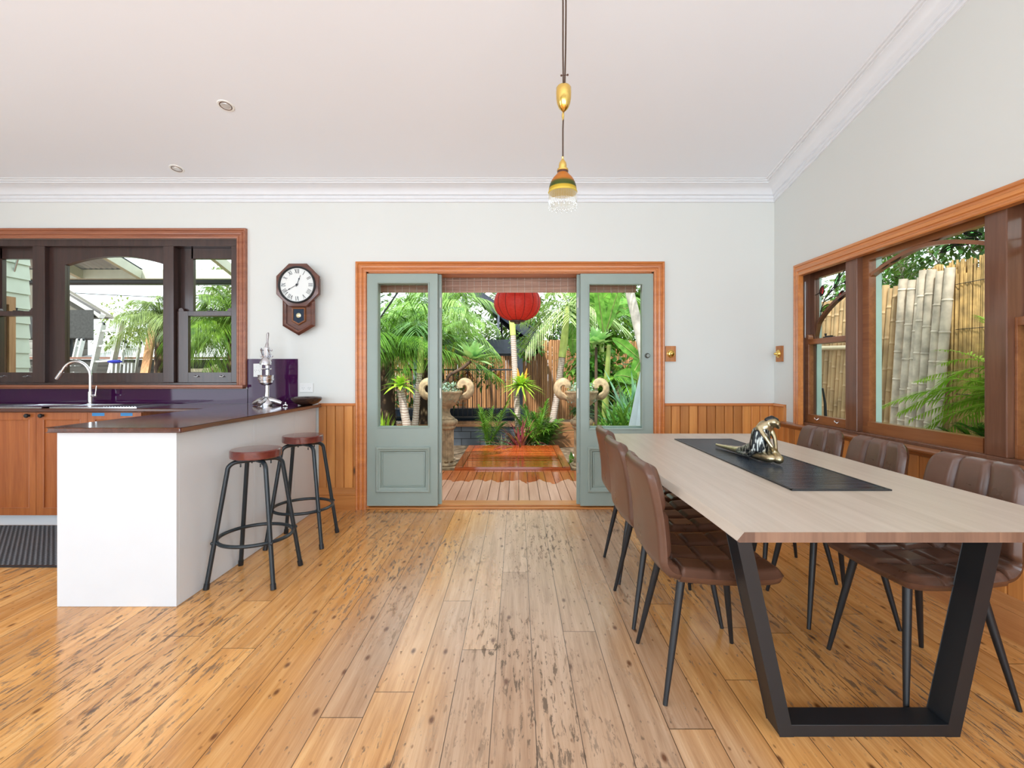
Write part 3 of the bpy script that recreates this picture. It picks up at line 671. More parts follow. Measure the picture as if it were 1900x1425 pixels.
MB().ball((ggx, 3.72, BZ+.012), .011, 10, 6).ball((ggx-.014, 3.715, BZ+.008), .007, 8, 5).ball((ggx+.015, 3.715, BZ+.008), .007, 8, 5).ball((ggx, 3.72, BZ+.028), .007, 8, 5).build('beads', M['chrome'], r)
# mat
def mat_weave():
    m = NM('grey_woven_mat'); co = m.co()
    sx = m.n('SeparateXYZ'); m.set(sx.inputs[0], co)
    a = m.math('SINE', m.math('MULTIPLY', sx.outputs[0], 190)); b = m.math('SINE', m.math('MULTIPLY', sx.outputs[1], 190))
    h = m.math('MULTIPLY', a, b)
    col = m.ramp(m.math('ADD', m.math('MULTIPLY', h, .5), .5), [(.2, (.018, .020, .024)), (.6, (.09, .095, .105)), (.9, (.26, .27, .29))])
    m.pr(Base_Color=col, Roughness=.85); m.bump(h, .8, .006); return m.m
r = root('floor_mat', (-3.1, 3.2, 0), 'grey woven kitchen mat with black edging on the floorboards before the cabinets', 'mat')
MB().box(-4.3, -2.45, 2.84, 3.57, .0008, .009).build('woven_field', mat_weave(), r, smooth=False)
MB().box(-4.3, -2.45, 2.825, 2.84, .0008, .010).box(-2.45, -2.435, 2.825, 3.57, .0008, .010).box(-4.315, -4.3, 2.825, 3.57, .0008, .010).build('binding', M['black'], r, smooth=False)

# ------------------------------------------------------------ bar stools
def make_stool():
    r = root('bar_stool', (0, 0, 0))
    MB().lathe([(.0001, .700), (.128, .700), (.134, .704), (.135, .710), (.135, .742), (.131, .748), (.0001, .749)], n=48).build('seat', M['seatwood'], r, angle=30)
    m = MB().lathe([(.0001, .678), (.024, .678), (.024, .699)], n=16)
    m.lathe([(.075, .690), (.075, .699), (.0001, .699)][::-1], n=24)
    for a in (PI/4, 3*PI/4, 5*PI/4, 7*PI/4):
        m.lathe([(.0001, .648), (.005, .655), (.003, .660), (.005, .668)], (.08*math.cos(a), .08*math.sin(a), 0), 8)
    m.build('seat_plate', M['stoolblk'], r)
    for sx, sy in ((1, 1), (-1, 1), (-1, -1), (1, -1)):
        pts = [(0, 0, .682)]; f = Vector((.185*sx, .160*sy, 0)); top = Vector((.108*sx, .094*sy, 0))
        pts += [tuple(top*.35+Vector((0, 0, .683)))]
        for i in range(8):
            a = PI/2*i/7; q = top*(.62+.38*math.sin(a)); pts.append((q.x, q.y, .640+.042*math.cos(a)))
        for z in (.5, .3, .1, .03): 
            q = top+(f-top)*((.640-z)/.640); pts.append((q.x, q.y, z))
        l = MB().tube(pts, .0125, 12).build('leg', M['stoolblk'], r)
        q = f*.985; MB().tube([tuple(q*.99+Vector((0, 0, .032))), tuple(f+Vector((0, 0, 0.001)))], .0155, 12).build('foot_cap', M['black'], l)
        c = top+(f-top)*((.640-.246)/.640); MB().ball((c.x*1.05, c.y*1.05, .246), .010, 8, 6).build('bolt', M['stoolblk'], l)
    c = Vector((.154, .134)).length
    MB().tube([((c-.010)*math.cos(2*PI*i/40), (c-.010)*math.sin(2*PI*i/40), .246) for i in range(41)], .0105, 10, False).build('foot_ring', M['stoolblk'], r)
    return r
s1 = make_stool(); s2 = copy_tree(s1)
s1.location = (-1.522, 2.70, 0); s2.location = (-1.512, 3.27, 0); s2.rotation_euler.z = .06
tag(s1, 'round red wooden bar stool nearer the camera, beside the white peninsula', 'stool', 'bar stools at the peninsula')
tag(s2, 'round red wooden bar stool farther back, towards the pine lined wall', 'stool', 'bar stools at the peninsula')

# ------------------------------------------------------------ dining table
TT = .765; T0, T1, TA, TB = .602, 1.636, 1.249, 3.21
oak = wood('pale_oak_top', (.50, .405, .32), (.63, .53, .44), 'y', .36, .8)
endg = wood('oak_end_grain', (.12, .060, .038), (.25, .14, .09), 'z', .5, .5, board=.06, baxis='x')
tb = root('dining_table', (1.12, 2.23, 0), 'long pale oak dining table with live edges on black trapezoid steel legs', 'table')
m = MB(); N = 40; ZB = TT-.028
rows = []
for i in range(N+1):
    y = TA+(TB-TA)*i/N; t = i/N
    wl = .010*math.sin(3.1*t*2+.6)-.018*math.sin(PI*t)+.045*t**3; wr = .008*math.sin(4.2*t*2+2)
    tx = .0 if 0 < i < N else 0
    rows.append([(T0+wl+.004, y, TT), (T0+wl-.016, y, ZB+.004), (T0+wl-.010, y, ZB), (T1+wr+.010, y, ZB), (T1+wr+.016, y, ZB+.004), (T1+wr-.004, y, TT)])
vs = [p for r_ in rows for p in r_]
m.add(vs, [(i*6+j, i*6+(j+1) % 6, (i+1)*6+(j+1) % 6, (i+1)*6+j) for i in range(N) for j in range(6)])
m.mi = 1; m.add(rows[0], [tuple(range(6))]); m.add(rows[-1], [tuple(range(5, -1, -1))]); m.mi = 0
m.build('tabletop', [oak, endg], tb, smooth=False, bevel=.0015)
def tleg(y0, y1, name='leg'):
    m = MB(); zt = TT-.03; k = .2175
    for s in (-1, 1):
        cx = 1.1545; o0 = cx+s*.2935; o1 = o0+s*k*zt; i0 = o0-s*.043; i1 = o1-s*.043
        poly = [(o0, 0.0), (o1, zt), (i1, zt), (i0, 0.0)]
        if s < 0: poly = poly[::-1]
        m.prism(poly, lambda a, b, d: (a, d, b), y0, y1)
    m.box(1.1545-.26, 1.1545+.26, y0+.0003, y1-.0003, 0, .040)
    m.box(.74, 1.57, y0, y1, zt-.006, zt)
    return m.build(name, M['black'], tb, smooth=False, bevel=.002)
tleg(1.518, 1.600); tleg(2.86, 2.942)
run = wood('black_slatted_runner', (.010, .014, .020), (.055, .068, .085), 'x', .20, 3.0)
def runner():
    r = root('table_runner', (1.17, 2.3, TT), 'black slatted bamboo table runner laid along the oak table', 'table runner')
    m = MB(); y = 1.69; i = 0
    while y < 2.925:
        w_ = .0075; m.box(1.0, 1.35, y, y+w_-.001, TT+.0006, TT+.0032+.0006*(i % 3)); y += w_; i += 1
    m.build('slats', run, r, smooth=False)
    MB().box(.994, 1.003, 1.68, 2.935, TT+.0005, TT+.0052).box(1.347, 1.356, 1.68, 2.935, TT+.0005, TT+.0052).box(.994, 1.356, 1.677, 1.69, TT+.0005, TT+.0052).box(.994, 1.356, 2.925, 2.936, TT+.0005, TT+.0052).build('border', M['black'], r, smooth=False)
runner()
# sculpture: kneeling, bowed draped figure
sr = root('figurine', (1.17, 2.2, TT), 'bronze and black figurine of a kneeling bowed draped woman on the runner', 'figurine')
def G(px, py, Y): return W(px, py, Y)
bronze = plain('gilded_bronze', (.50, .42, .26), .28, 1, .25, 20)
Z0 = TT+.0075
def skin(name, chain, mat, vox=.0045):
    m = MB()
    for pts, rs in chain:
        m.tube(pts, rs, 14)
        m.ball(pts[0], rs[0]*.98, 12, 8); m.ball(pts[-1], rs[-1]*.98, 12, 8)
    o = m.build(name, mat, sr); md = o.modifiers.new('remesh', 'REMESH'); md.mode = 'VOXEL'; md.voxel_size = vox; md.use_smooth_shade = True
    sm = o.modifiers.new('smooth', 'SMOOTH'); sm.factor = .6; sm.iterations = 5
    return o
fx, fy = 1.165, 2.19
body = [([(fx+.03, fy-.07, Z0+.022), (fx+.035, fy-.02, Z0+.032), (fx+.025, fy+.06, Z0+.038)], [.022, .028, .034]),      # folded thigh and knee
        ([(fx+.0, fy-.05, Z0+.022), (fx-.01, fy+.04, Z0+.030), (fx-.005, fy+.12, Z0+.025), (fx-.02, fy+.24, Z0+.016), (fx-.035, fy+.36, Z0+.012), (fx-.045, fy+.42, Z0+.012)], [.020, .030, .026, .017, .011, .008]),
        ([(fx+.012, fy+.05, Z0+.04), (fx+.004, fy+.05, Z0+.085), (fx+.000, fy+.03, Z0+.13), (fx+.008, fy+.01, Z0+.162)], [.035, .026, .030, .032]),
        ([(fx+.008, fy+.01, Z0+.165), (fx+.022, fy-.005, Z0+.188), (fx+.038, fy-.012, Z0+.186)], [.018, .014, .020]),    # neck and bowed head
        ([(fx+.052, fy-.014, Z0+.178), (fx+.060, fy-.012, Z0+.166)], [.018, .013]),
        ([(fx-.022, fy+.005, Z0+.160), (fx-.012, fy-.03, Z0+.12), (fx+.012, fy-.045, Z0+.075), (fx+.03, fy-.04, Z0+.05)], [.014, .010, .009, .010]),
        ([(fx+.036, fy+.015, Z0+.158), (fx+.046, fy-.01, Z0+.11), (fx+.04, fy-.03, Z0+.06)], [.014, .010, .009])]
skin('body', body, bronze)
dm = NM('black_silver_drapery'); v = dm.co((1, 1, .25)); nn = dm.noise(v, 90, 2, .5, .5)
dm.pr(Base_Color=dm.ramp(nn, [(.50, (.012, .014, .016)), (.60, (.45, .46, .42))]), Roughness=.28, Metallic=.6); dm.bump(nn, .5, .004)
folds = []
for i in range(11):
    a = -1.0+2.0*i/10
    folds.append(([(fx-.005+a*.034, fy+.015-.030*math.cos(a*1.3), Z0+.150-.01*abs(a)), (fx-.008+a*.036, fy+.02-.042*math.cos(a*1.3), Z0+.10), (fx-.012+a*.042, fy+.03-.048*math.cos(a), Z0+.05), (fx-.02+a*.030, fy+.07+.02*a, Z0+.020), (fx-.025+a*.018, fy+.19+.02*a, Z0+.012)], [.0075, .007, .008, .009, .006]))
folds.append(([(fx-.006, fy+.04, Z0+.13), (fx-.006, fy+.06, Z0+.06), (fx-.012, fy+.12, Z0+.030), (fx-.025, fy+.20, Z0+.018)], [.030, .034, .034, .014]))
skin('drapery', folds, dm.m, .0035)
hair = [([(fx+.014, fy+.0, Z0+.196), (fx+.034, fy-.002, Z0+.202), (fx+.055, fy-.004, Z0+.192), (fx+.064, fy-.004, Z0+.176)], [.012, .016, .015, .010])]
skin('hair', hair, plain('dark_bronze', (.03, .03, .03), .25, .6), .0035)

# ------------------------------------------------------------ dining chairs (built facing +x)
def make_chair():
    r = root('dining_chair', (0, 0, 0))
    path = []; L1 = .37
    for i in range(15): path.append((.215-i*.0264, .462-.010*math.sin(PI*i/14)))
    cxr, czr, rr = -.1546, .522, .060
    for i in range(1, 9):
        a = -PI/2-(PI/2-.17)*i/8; path.append((cxr+rr*math.cos(a), czr+rr*math.sin(a)))
    x0, z0 = path[-1]
    for i in range(1, 19):
        t = i/18; path.append((x0-.052*t-.012*math.sin(PI*t)*-1, z0+.345*t))
    K = len(path)
    nrm = []
    for i in range(K):
        a = Vector(path[max(i-1, 0)]); b = Vector(path[min(i+1, K-1)]); t = (b-a).normalized(); nrm.append(Vector((t.y, -t.x)) if True else 0)
    # the upper side of the seat / the front of the back
    def slab(name, i0, i1, rows, halfw, capstart, capend, mat, thick):
        sub = 4; us = []
        n = (i1-i0)*sub
        for k in range(n+1):
            q = i0+k/sub; a = min(int(q), K-2); f = q-a
            p = Vector(path[a])*(1-f)+Vector(path[a+1])*f; nn = (nrm[a]*(1-f)+nrm[min(a+1, K-1)]*f).normalized()
            us.append((p, nn, k/n))
        NV = 36; vin = []; vout = []
        for p, nn, u in us:
            hw = halfw(u)
            for j in range(NV+1):
                v = j/NV; y = (2*v-1)*hw
                e = 1.0
                dv = min(v, 1-v)*2*hw; e = min(1, math.sqrt(max(0, 1-(1-min(dv/.022, 1))**2)))
                du = 9
                if capstart: du = min(du, u*.4)
                if capend: du = min(du, (1-u)*.36)
                e *= min(1, math.sqrt(max(0, 1-(1-min(du/.022, 1))**2)))
                gx = abs(math.sin(PI*v*3)); gu = abs(math.sin(PI*(u)*rows))
                puff = -.010+.017*min(1, gx*2.2)**.6*min(1, gu*2.6)**.6
                if capstart and u < .02: puff = 0
                if v < .02 or v > .98: puff = 0
                ti = thick*.5*e+puff*min(1, e*1.2); to = thick*.5*e+.004*e
                curve_in = .012*(2*v-1)**2 if not capstart else .006*(2*v-1)**2
                q = p-nn*(-1)*(ti*1.0+curve_in) if False else p+nn*(ti+curve_in)
                vin.append((q.x, y, q.y)); q = p-nn*(to-curve_in); vout.append((q.x, y, q.y))
        W_ = NV+1; R_ = len(us); off = len(vin); fs = []
        for i in range(R_-1):
            for j in range(NV):
                a = i*W_+j; fs.append((a, a+1, a+W_+1, a+W_)); fs.append((off+a, off+a+W_, off+a+W_+1, off+a+1))
            fs.append((i*W_, (i+1)*W_, off+(i+1)*W_, off+i*W_)); a = i*W_+NV; fs.append((a, off+a, off+a+W_, a+W_))
        fs.append(tuple(range(NV, -1, -1))+tuple(range(off, off+NV+1))); a = (R_-1)*W_
        fs.append(tuple(a+j for j in range(W_))+tuple(off+a+j for j in range(NV, -1, -1)))
        return MB().add(vin+vout, fs).build(name, mat, r, angle=70)
    def hw_seat(u):
        w = .222-.016*u
        return w*(1-.10*(1-min(u/.16, 1))**2.2)
    def hw_back(u):
        w = .206+.004*math.sin(PI*u)-.020*u
        k = max(0, (u-.80)/.20); return w*(1-.22*k**3.2)
    slab('seat', 0, 14, 3.0, hw_seat, True, False, M['leather'], .044)
    slab('backrest', 14, K-1, 3.0, hw_back, False, True, M['leather'], .036)
    m = MB()
    m.bar((-.13, -.13, .427), (.15, -.13, .427), .022, .014).bar((-.13, .13, .427), (.15, .13, .427), .022, .014).bar((-.12, -.14, .425), (-.12, .14, .425), .022, .014).bar((.14, -.14, .425), (.14, .14, .425), .022, .014)
    m.build('seat_frame', M['black'], r, smooth=False)
    for sx, sy in ((1, 1), (1, -1), (-1, 1), (-1, -1)):
        t = Vector((.135*sx+.008, .125*sy, .422)); f = Vector((.207*sx, .190*sy, .001)); 
        MB().tube([t, t+(f-t)*.5, f], [.0155, .013, .0085], 14).build('leg', M['black'], r)
    return r
ch = make_chair(); GRP = 'brown leather chairs around the dining table'
spec_ = [(.737, 1.853, 0.0, 'brown quilted leather dining chair nearest the camera on the left side of the table'),
         (.742, 2.345, .02, 'brown quilted leather dining chair, middle one on the left side of the table'),
         (.772, 2.80, .03, 'brown quilted leather dining chair on the left side nearest the garden doors'),
         (1.555, 1.815, PI+.04, 'brown quilted leather dining chair nearest the camera on the window side of the table'),
         (1.565, 2.335, PI-.03, 'brown quilted leather dining chair, middle one on the window side of the table'),
         (1.585, 2.79, PI, 'brown quilted leather dining chair farthest back on the window side of the table')]
for i, (x, y, a, lb) in enumerate(spec_):
    o = ch if i == 0 else copy_tree(ch)
    o.location = (x, y, 0); o.rotation_euler.z = a; tag(o, lb, 'chair', GRP)

# ------------------------------------------------------------ wall clock
ck = root('wall_clock', (-1.905, YB, bz(527)), 'octagonal wooden regulator wall clock with white roman dial, between kitchen window and doors', 'clock')
cy = YB-.085; kk = F/cy; cxw = (552.5-VX)/kk; czw = EYE-(529-VY)/kk; rw_ = 40/kk
cw = wood('clock_mahogany', (.060, .016, .010), (.17, .055, .030), 'x', .3, coat=.5)
def octa(r): return [(cxw+r/math.cos(PI/8)*math.cos(PI/8+i*PI/4), czw+r/math.cos(PI/8)*math.sin(PI/8+i*PI/4)) for i in range(8)]
m = MB(); oc = octa(rw_); m.prism(oc, lambda a, b, d: (a, d, b), YB-.07, cy-.0)
m.prism(octa(rw_*.86), lambda a, b, d: (a, d, b), YB-.001, YB-.07)
m.sweep(octa(rw_*.99)[::-1], [(0, 0), (0, .004), (-.004, .008), (-.035, .012), (-.040, 0)], lambda a, b, d: (a, cy-d, b), True)
m.build('octagon_case', cw, ck, angle=25)
MB().lathe([(rw_*.80, 0), (rw_*.86, .006), (rw_*.86, .014), (rw_*.82, .020), (rw_*.78, .014), (rw_*.77, 0)], (cxw, cy-.008, czw), 48, (0, -1, 0)).build('bezel', M['black'], ck)
dial = MB().lathe([(.0001, .004), (rw_*.79, .004), (rw_*.79, 0)][::-1], (cxw, cy-.009, czw), 48, (0, -1, 0)).build('dial', plain('dial_white', (.80, .82, .80), .4, var=.01), ck)
m = MB(); ink = plain('numeral_ink', (.02, .025, .03), .5); yd = cy-.0145
NUM = ['XII', 'I', 'II', 'III', 'IIII', 'V', 'VI', 'VII', 'VIII', 'IX', 'X', 'XI']
for i, s in enumerate(NUM):
    a = PI/2-i*PI/6; rc = rw_*.63; hh = rw_*.10; ww = {'I': .0105, 'V': .020, 'X': .020}
    tot = sum(ww[c] for c in s); u = -tot/2; dr_ = Vector((math.cos(a), math.sin(a))); tg_ = Vector((math.sin(a), -math.cos(a)))
    pt = lambda p, q: (cxw+dr_.x*(rc+q)+tg_.x*p, yd, czw+dr_.y*(rc+q)+tg_.y*p)
    for c in s:
        c_ = u+ww[c]/2
        if c == 'I': segs = [((c_, -hh), (c_, hh), .0038)]
        elif c == 'V': segs = [((c_, -hh), (c_-.008, hh), .0042), ((c_, -hh), (c_+.008, hh), .002)]
        else: segs = [((c_+.008, -hh), (c_-.008, hh), .0042), ((c_-.008, -hh), (c_+.008, hh), .002)]
        for (p, q), (p2, q2), t in segs: m.bar(pt(p, q), pt(p2, q2), t, .0006, (0, 1, 0))
        u += ww[c]
for i in range(60):
    a = 2*PI*i/60; rr0 = rw_*.75; m.bar((cxw+rr0*math.cos(a), yd, czw+rr0*math.sin(a)), (cxw+rr0*1.02*math.cos(a), yd, czw+rr0*1.02*math.sin(a)), .0012, .0006, (0, 1, 0))
m.build('numerals', ink, dial, smooth=False)
def hand(a, L, w_, name):
    d = Vector((math.cos(a), 0, math.sin(a))); c0_ = Vector((cxw, yd-.004, czw))
    MB().bar(c0_-d*.018, c0_+d*L*.55, w_, .0008, (0, 1, 0)).bar(c0_+d*L*.55, c0_+d*L*.70, w_*2.2, .0008, (0, 1, 0)).bar(c0_+d*L*.70, c0_+d*L, w_*.7, .0008, (0, 1, 0)).build(name, ink, dial, smooth=False)
hand(math.radians(69), .085, .0045, 'hour_hand'); hand(math.radians(210), .118, .0035, 'minute_hand')
MB().lathe([(.009, 0), (.009, .006), (.0001, .008)], (cxw, yd-.002, czw), 12, (0, -1, 0)).build('hub', ink, dial)
# pendulum case
zt_, zm_, zb_ = czw-.15, EYE-(600-VY)/kk, EYE-(613.5-VY)/kk
bw = .104
poly = [(cxw-bw, zt_+.04), (cxw+bw, zt_+.04), (cxw+bw, zm_), (cxw, zb_), (cxw-bw, zm_)]
m = MB(); m.prism(poly[::-1], lambda a, b, d: (a, d, b), YB-.001, YB-.062)
pl2 = [(cxw-bw, zt_-.012), (cxw+bw, zt_-.012), (cxw+bw, zm_), (cxw, zb_), (cxw-bw, zm_)]
m.sweep(pl2[::-1], [(0, 0), (0, .012), (-.014, .018), (-.026, .010), (-.034, .004), (-.034, 0)], lambda a, b, d: (a, YB-.062-d, b), True)
pc = m.build('pendulum_case', cw, ck, angle=25)
ins = [(cxw-.056, zt_-.040), (cxw+.056, zt_-.040), (cxw+.056, zm_+.022), (cxw, zb_+.052), (cxw-.056, zm_+.022)]
MB().sweep(ins[::-1], [(.012, 0), (.010, .010), (0, .014), (-.006, 0)], lambda a, b, d: (a, YB-.062-d, b), True).build('glass_bead', wood('clock_light_bead', (.14, .05, .02), (.30, .12, .05), 'x', .3), pc, angle=25)
MB().prism(ins[::-1], lambda a, b, d: (a, d, b), YB-.062, YB-.066).build('dark_pane', plain('dark_clock_glass', (.012, .03, .06), .1), pc, smooth=False)
MB().lathe([(.0001, .004), (.019, .002), (.021, 0)][::-1], (cxw-.002, YB-.067, (zt_+zm_)/2-.018), 24, (0, -1, 0)).build('pendulum', plain('pendulum_brass', (.80, .74, .48), .3, .6), pc)

# ------------------------------------------------------------ brass bell pushes on timber blocks
def push(mp, a, b, label, ax):
    r = root('light_switch', mp(a, b, 0), label, 'switch')
    q = [(a-.041, b-.064), (a+.041, b-.064), (a+.041, b+.064), (a-.041, b+.064)]
    MB().prism(q, mp, .0005, .017).build('timber_block', wood('switch_block', (.36, .12, .03), (.58, .23, .06), 'z', .35), r, smooth=False, bevel=.003)
    MB().lathe([(.034, 0), (.034, .004), (.028, .008), (.024, .016), (.012, .020), (.009, .028), (.011, .032), (.009, .038), (.0001, .040)], mp(a, b, .017), 24, ax).build('brass_toggle', M['brass'], r, angle=30)
push(BK, bx(1243.5), bz(656.5), 'round brass toggle switch on a wooden block, back wall beside the doors', (0, -1, 0))
push(RW, ry(1448.5), EYE-(656.5-VY)/F*ry(1448.5), 'round brass toggle switch on a wooden block, on the side wall by the window', (-1, 0, 0))

# ------------------------------------------------------------ pendant lamp
lx, ly = .215, 2.2
pd = root('pendant_lamp', (lx, ly, ceil_z(ly)), 'brass rise and fall pendant with amber glass shade and bead fringe', 'pendant lamp')
zz = lambda py: EYE-(py-VY)/F*ly
lx2 = (1047-VX)/F*ly
cz = ceil_z(ly)
MB().lathe([(.055, 0), (.055, -.012), (.03, -.03), (.008, -.045)][::-1], (lx2, ly, cz+.012), 24).build('ceiling_rose', M['brass'], pd)
m = MB()
for dx in (-.007, .007): m.tube([(lx2+dx, ly, cz-.03), (lx2+dx+.001, ly, zz(20)), (lx2+dx*.9, ly, zz(90)), (lx2+dx*.5-.001, ly, zz(158))], .0037, 8)
m.tube([(lx2-.004, ly, zz(207)), (lx+.001, ly, zz(240)), (lx+.001, ly, zz(292))], .0034, 8)
m.build('flex_cord', M['cord'], pd)
m = MB().tube([(lx2-.014, ly, zz(140)), (lx2+.016, ly, zz(139))], .002, 6).ball((lx2-.014, ly, zz(140)), .005, 8, 6).ball((lx2+.016, ly, zz(139)), .005, 8, 6); m.build('cord_clamp', M['brown'], pd)
H = lambda *pp: [(r, z) for r, z in pp]
wx = lx2-.003
w_ = MB().lathe([(.004, .068), (.009, .064), (.010, .058), (.030, .052), (.0355, .044), (.036, .020), (.035, -.005), (.031, -.028), (.022, -.050), (.010, -.063), (.004, -.068)][::-1], (wx, ly, zz(181)), 36)
w_.build('counterweight', M['brass'], pd, angle=60)
MB().lathe([(.003, .02), (.005, .012), (.006, 0), (.004, -.012), (.003, -.02)][::-1], (wx-.003, ly, zz(216)), 12).build('weight_tip', M['brass'], pd)
MB().lathe([(.003, .048), (.006, .044), (.004, .036), (.008, .030), (.016, .018), (.019, .004), (.019, -.010), (.026, -.013), (.027, -.022), (.024, -.024)][::-1], (lx, ly, zz(309)), 28).build('lamp_holder', M['brass'], pd, angle=40)
MB().lathe([(.024, .006), (.026, 0), (.026, -.008), (.023, -.010)][::-1], (lx, ly, zz(319)), 24).build('gallery_ring', M['brown'], pd)
# shade: amber dome, green band, yellow lip (colours belong to the glass)
sm_ = NM('amber_shade_glass'); sx_ = sm_.n('SeparateXYZ'); sm_.set(sx_.inputs[0], sm_.co())
zt0, zt1 = zz(357), zz(321)
fr = sm_.math('DIVIDE', sm_.math('SUBTRACT', sx_.outputs[2], zt0), zt1-zt0)
colr = sm_.ramp(fr, [(.0, (.75, .55, .05)), (.16, (.70, .45, .03)), (.22, (.05, .09, .01)), (.42, (.10, .11, .01)), (.55, (.62, .20, .02)), (1, (.70, .22, .025))])
sm_.pr(Base_Color=colr, Roughness=.3); tl = sm_.n('BsdfTranslucent'); sm_.set(tl.inputs[0], colr); sm_.set(sm_.o.inputs[0], sm_.n('MixShader', i0=.35, i1=sm_.p, i2=tl))
R0 = .0665
MB().lathe([(R0*math.sin(a)*1.0, zt0+(zt1-zt0)*math.cos(a)) for a in [PI/2*i/14 for i in range(14, 4, -1)]]+[(.025, zt1-.001)], (lx, ly, 0), 40).build('glass_shade', sm_.m, pd)
MB().lathe([(R0, -.004), (R0+.003, 0), (R0, .004), (R0-.003, 0)], (lx, ly, zt0), 40).build('shade_rim', plain('gilt_rim', (.80, .62, .10), .4, .3), pd)
gb = NM('clear_glass_beads'); gb.t.nodes.remove(gb.p)
gb.set(gb.o.inputs[0], gb.n('MixShader', i0=.38, i1=gb.n('BsdfTransparent', i0=(.97, .98, .98, 1)), i2=gb.n('BsdfGlossy', i0=(1, 1, .98, 1), i1=.12)))
m = MB()
for i in range(64):
    a = 2*PI*i/64; x, y = lx+R0*.985*math.cos(a), ly+R0*.985*math.sin(a); L_ = .052+.022*(1 if i % 4 == 0 else .55 if i % 2 == 0 else .3)
    m.tube([(x, y, zt0), (x, y, zt0-L_)], .0011, 4, False)
    for k in range(int((L_-.04)/.0055)): m.ball((x, y, zt0-.042-k*.0055), .0026, 5, 4)
    m.ball((x, y, zt0-L_), .0042, 6, 4)
tag(m.build('bead_fringe', gb.m, pd), kind='stuff')
em = NM('frosted_bulb'); em.pr(Base_Color=(.9, .88, .82, 1), Roughness=.3); 
MB().lathe([(.0001, -.094), (.014, -.091), (.025, -.080), (.028, -.066), (.024, -.050), (.015, -.036), (.013, -.02)], (lx, ly, zz(318)), 24).build('bulb', em.m, pd)

# ------------------------------------------------------------ downlights
def downlight(x, y, label):
    n = Vector((0, -.213, -1)).normalized(); c = Vector((x, y, ceil_z(y)))
    r = root('ceiling_downlight', c, label, 'downlight', 'recessed downlights in the raked ceiling')
    MB().lathe([(.030, -.004), (.034, .002), (.040, .004), (.046, .005), (.050, .004), (.053, .0)][::-1], c, 36, n).build('trim_ring', plain('downlight_white', (.86, .86, .82), .3, var=.01), r, angle=30)
    MB().lathe([(.0345, -.0005), (.0345, .0045), (.0385, .0045), (.0385, -.0005)][::-1], c, 36, n).build('gimbal_gap', M['brown'], r)
    MB().lathe([(.0001, .002), (.022, .003), (.024, .0), (.028, .001), (.032, .003), (.033, 0)][::-1], c, 32, n).build('lamp_face', plain('lamp_silver', (.75, .75, .73), .25, .3), r, angle=30)
downlight(-1.952, 3.103, 'white recessed ceiling downlight nearer the camera')
downlight(-2.758, 3.753, 'white recessed ceiling downlight near the cornice')
# ------------------------------------------------------------ outside: ground, deck, fences, roofs
GZ = -.12
soil = NM('garden_soil'); co_ = soil.co(); n1 = soil.noise(co_, 9, 4)
soil.pr(Base_Color=soil.ramp(n1, [(.3, (.05, .035, .022)), (.55, (.16, .11, .07)), (.75, (.34, .28, .21))]), Roughness=.8); soil.bump(n1, .6, .02)
struct(MB().box(-40, 30, YB+TH+.02, 60, GZ-.2, GZ).box(XR+TH+.02, 30, -6, YB+TH+.02, GZ-.2, GZ).box(-40, XL-.2, -6, YB+TH+.02, GZ-.2, GZ).build('trim_7', soil.m, smooth=False))
L_ = lambda n, a, b, **k: leafmat(n, a, b, **k)
G1 = L_('bright_palm_green', (.045, .15, .012), (.20, .42, .045)); G2 = L_('mid_leaf_green', (.022, .095, .012), (.09, .26, .035)); G3 = L_('deep_leaf_green', (.010, .045, .009), (.045, .14, .025))
G4 = L_('lime_leaf', (.28, .52, .03), (.50, .72, .08)); G5 = L_('blue_grey_leaf', (.22, .36, .30), (.42, .55, .48)); G6 = L_('banana_leaf_green', (.055, .22, .02), (.22, .48, .08), tr=.3)
G7 = L_('pale_frond_green', (.34, .50, .16), (.58, .72, .34)); G8 = L_('burgundy_leaf', (.12, .012, .03), (.34, .05, .10)); G9 = L_('variegated_leaf', (.30, .42, .22), (.66, .72, .52))
GA = L_('agave_green', (.16, .38, .12), (.42, .66, .30), sc=6)
bark = wood('dark_fibrous_bark', (.035, .02, .012), (.13, .08, .05), 'z', .85); pal_bark = plain('pale_grey_bark', (.56, .50, .46), .7, var=.35, vs=7, bump=.4, bs=20)
hard = wood('wet_red_decking', (.26, .060, .018), (.46, .14, .045), 'y', .10, coat=.7, board=.101, baxis='x')
hardx = wood('wet_red_bridge_boards', (.34, .055, .012), (.52, .12, .03), 'x', .07, coat=.8, board=.094, baxis='y')
drydeck = wood('deck_boards', (.40, .19, .12), (.60, .34, .23), 'y', .3, coat=.2, board=.101, baxis='x')
navy = plain('dark_navy_paint', (.030, .038, .058), .35, var=.1); stone = plain('weathered_stone', (.34, .25, .145), .8, var=.5, vs=14, bump=.6, bs=30)
alum = plain('ladder_aluminium', (.66, .66, .64), .35, .7, .1)
deckz = -.03
def deck(x0, x1, y0, y1, bw, mat, name, label, along='y'):
    m = MB()
    if along == 'y':
        k = x0
        while k < x1-.02: m.box(k, min(k+bw-.006, x1), y0, y1, deckz-.03, deckz); k += bw
    else:
        k = y0
        while k < y1-.02: m.box(x0, x1, k, min(k+bw-.006, y1), deckz-.03, deckz); k += bw
    m.box(x0, x1, y0, y1, GZ-.001, deckz-.03)
    return tag(m.build(name, mat, smooth=False), label, 'deck')
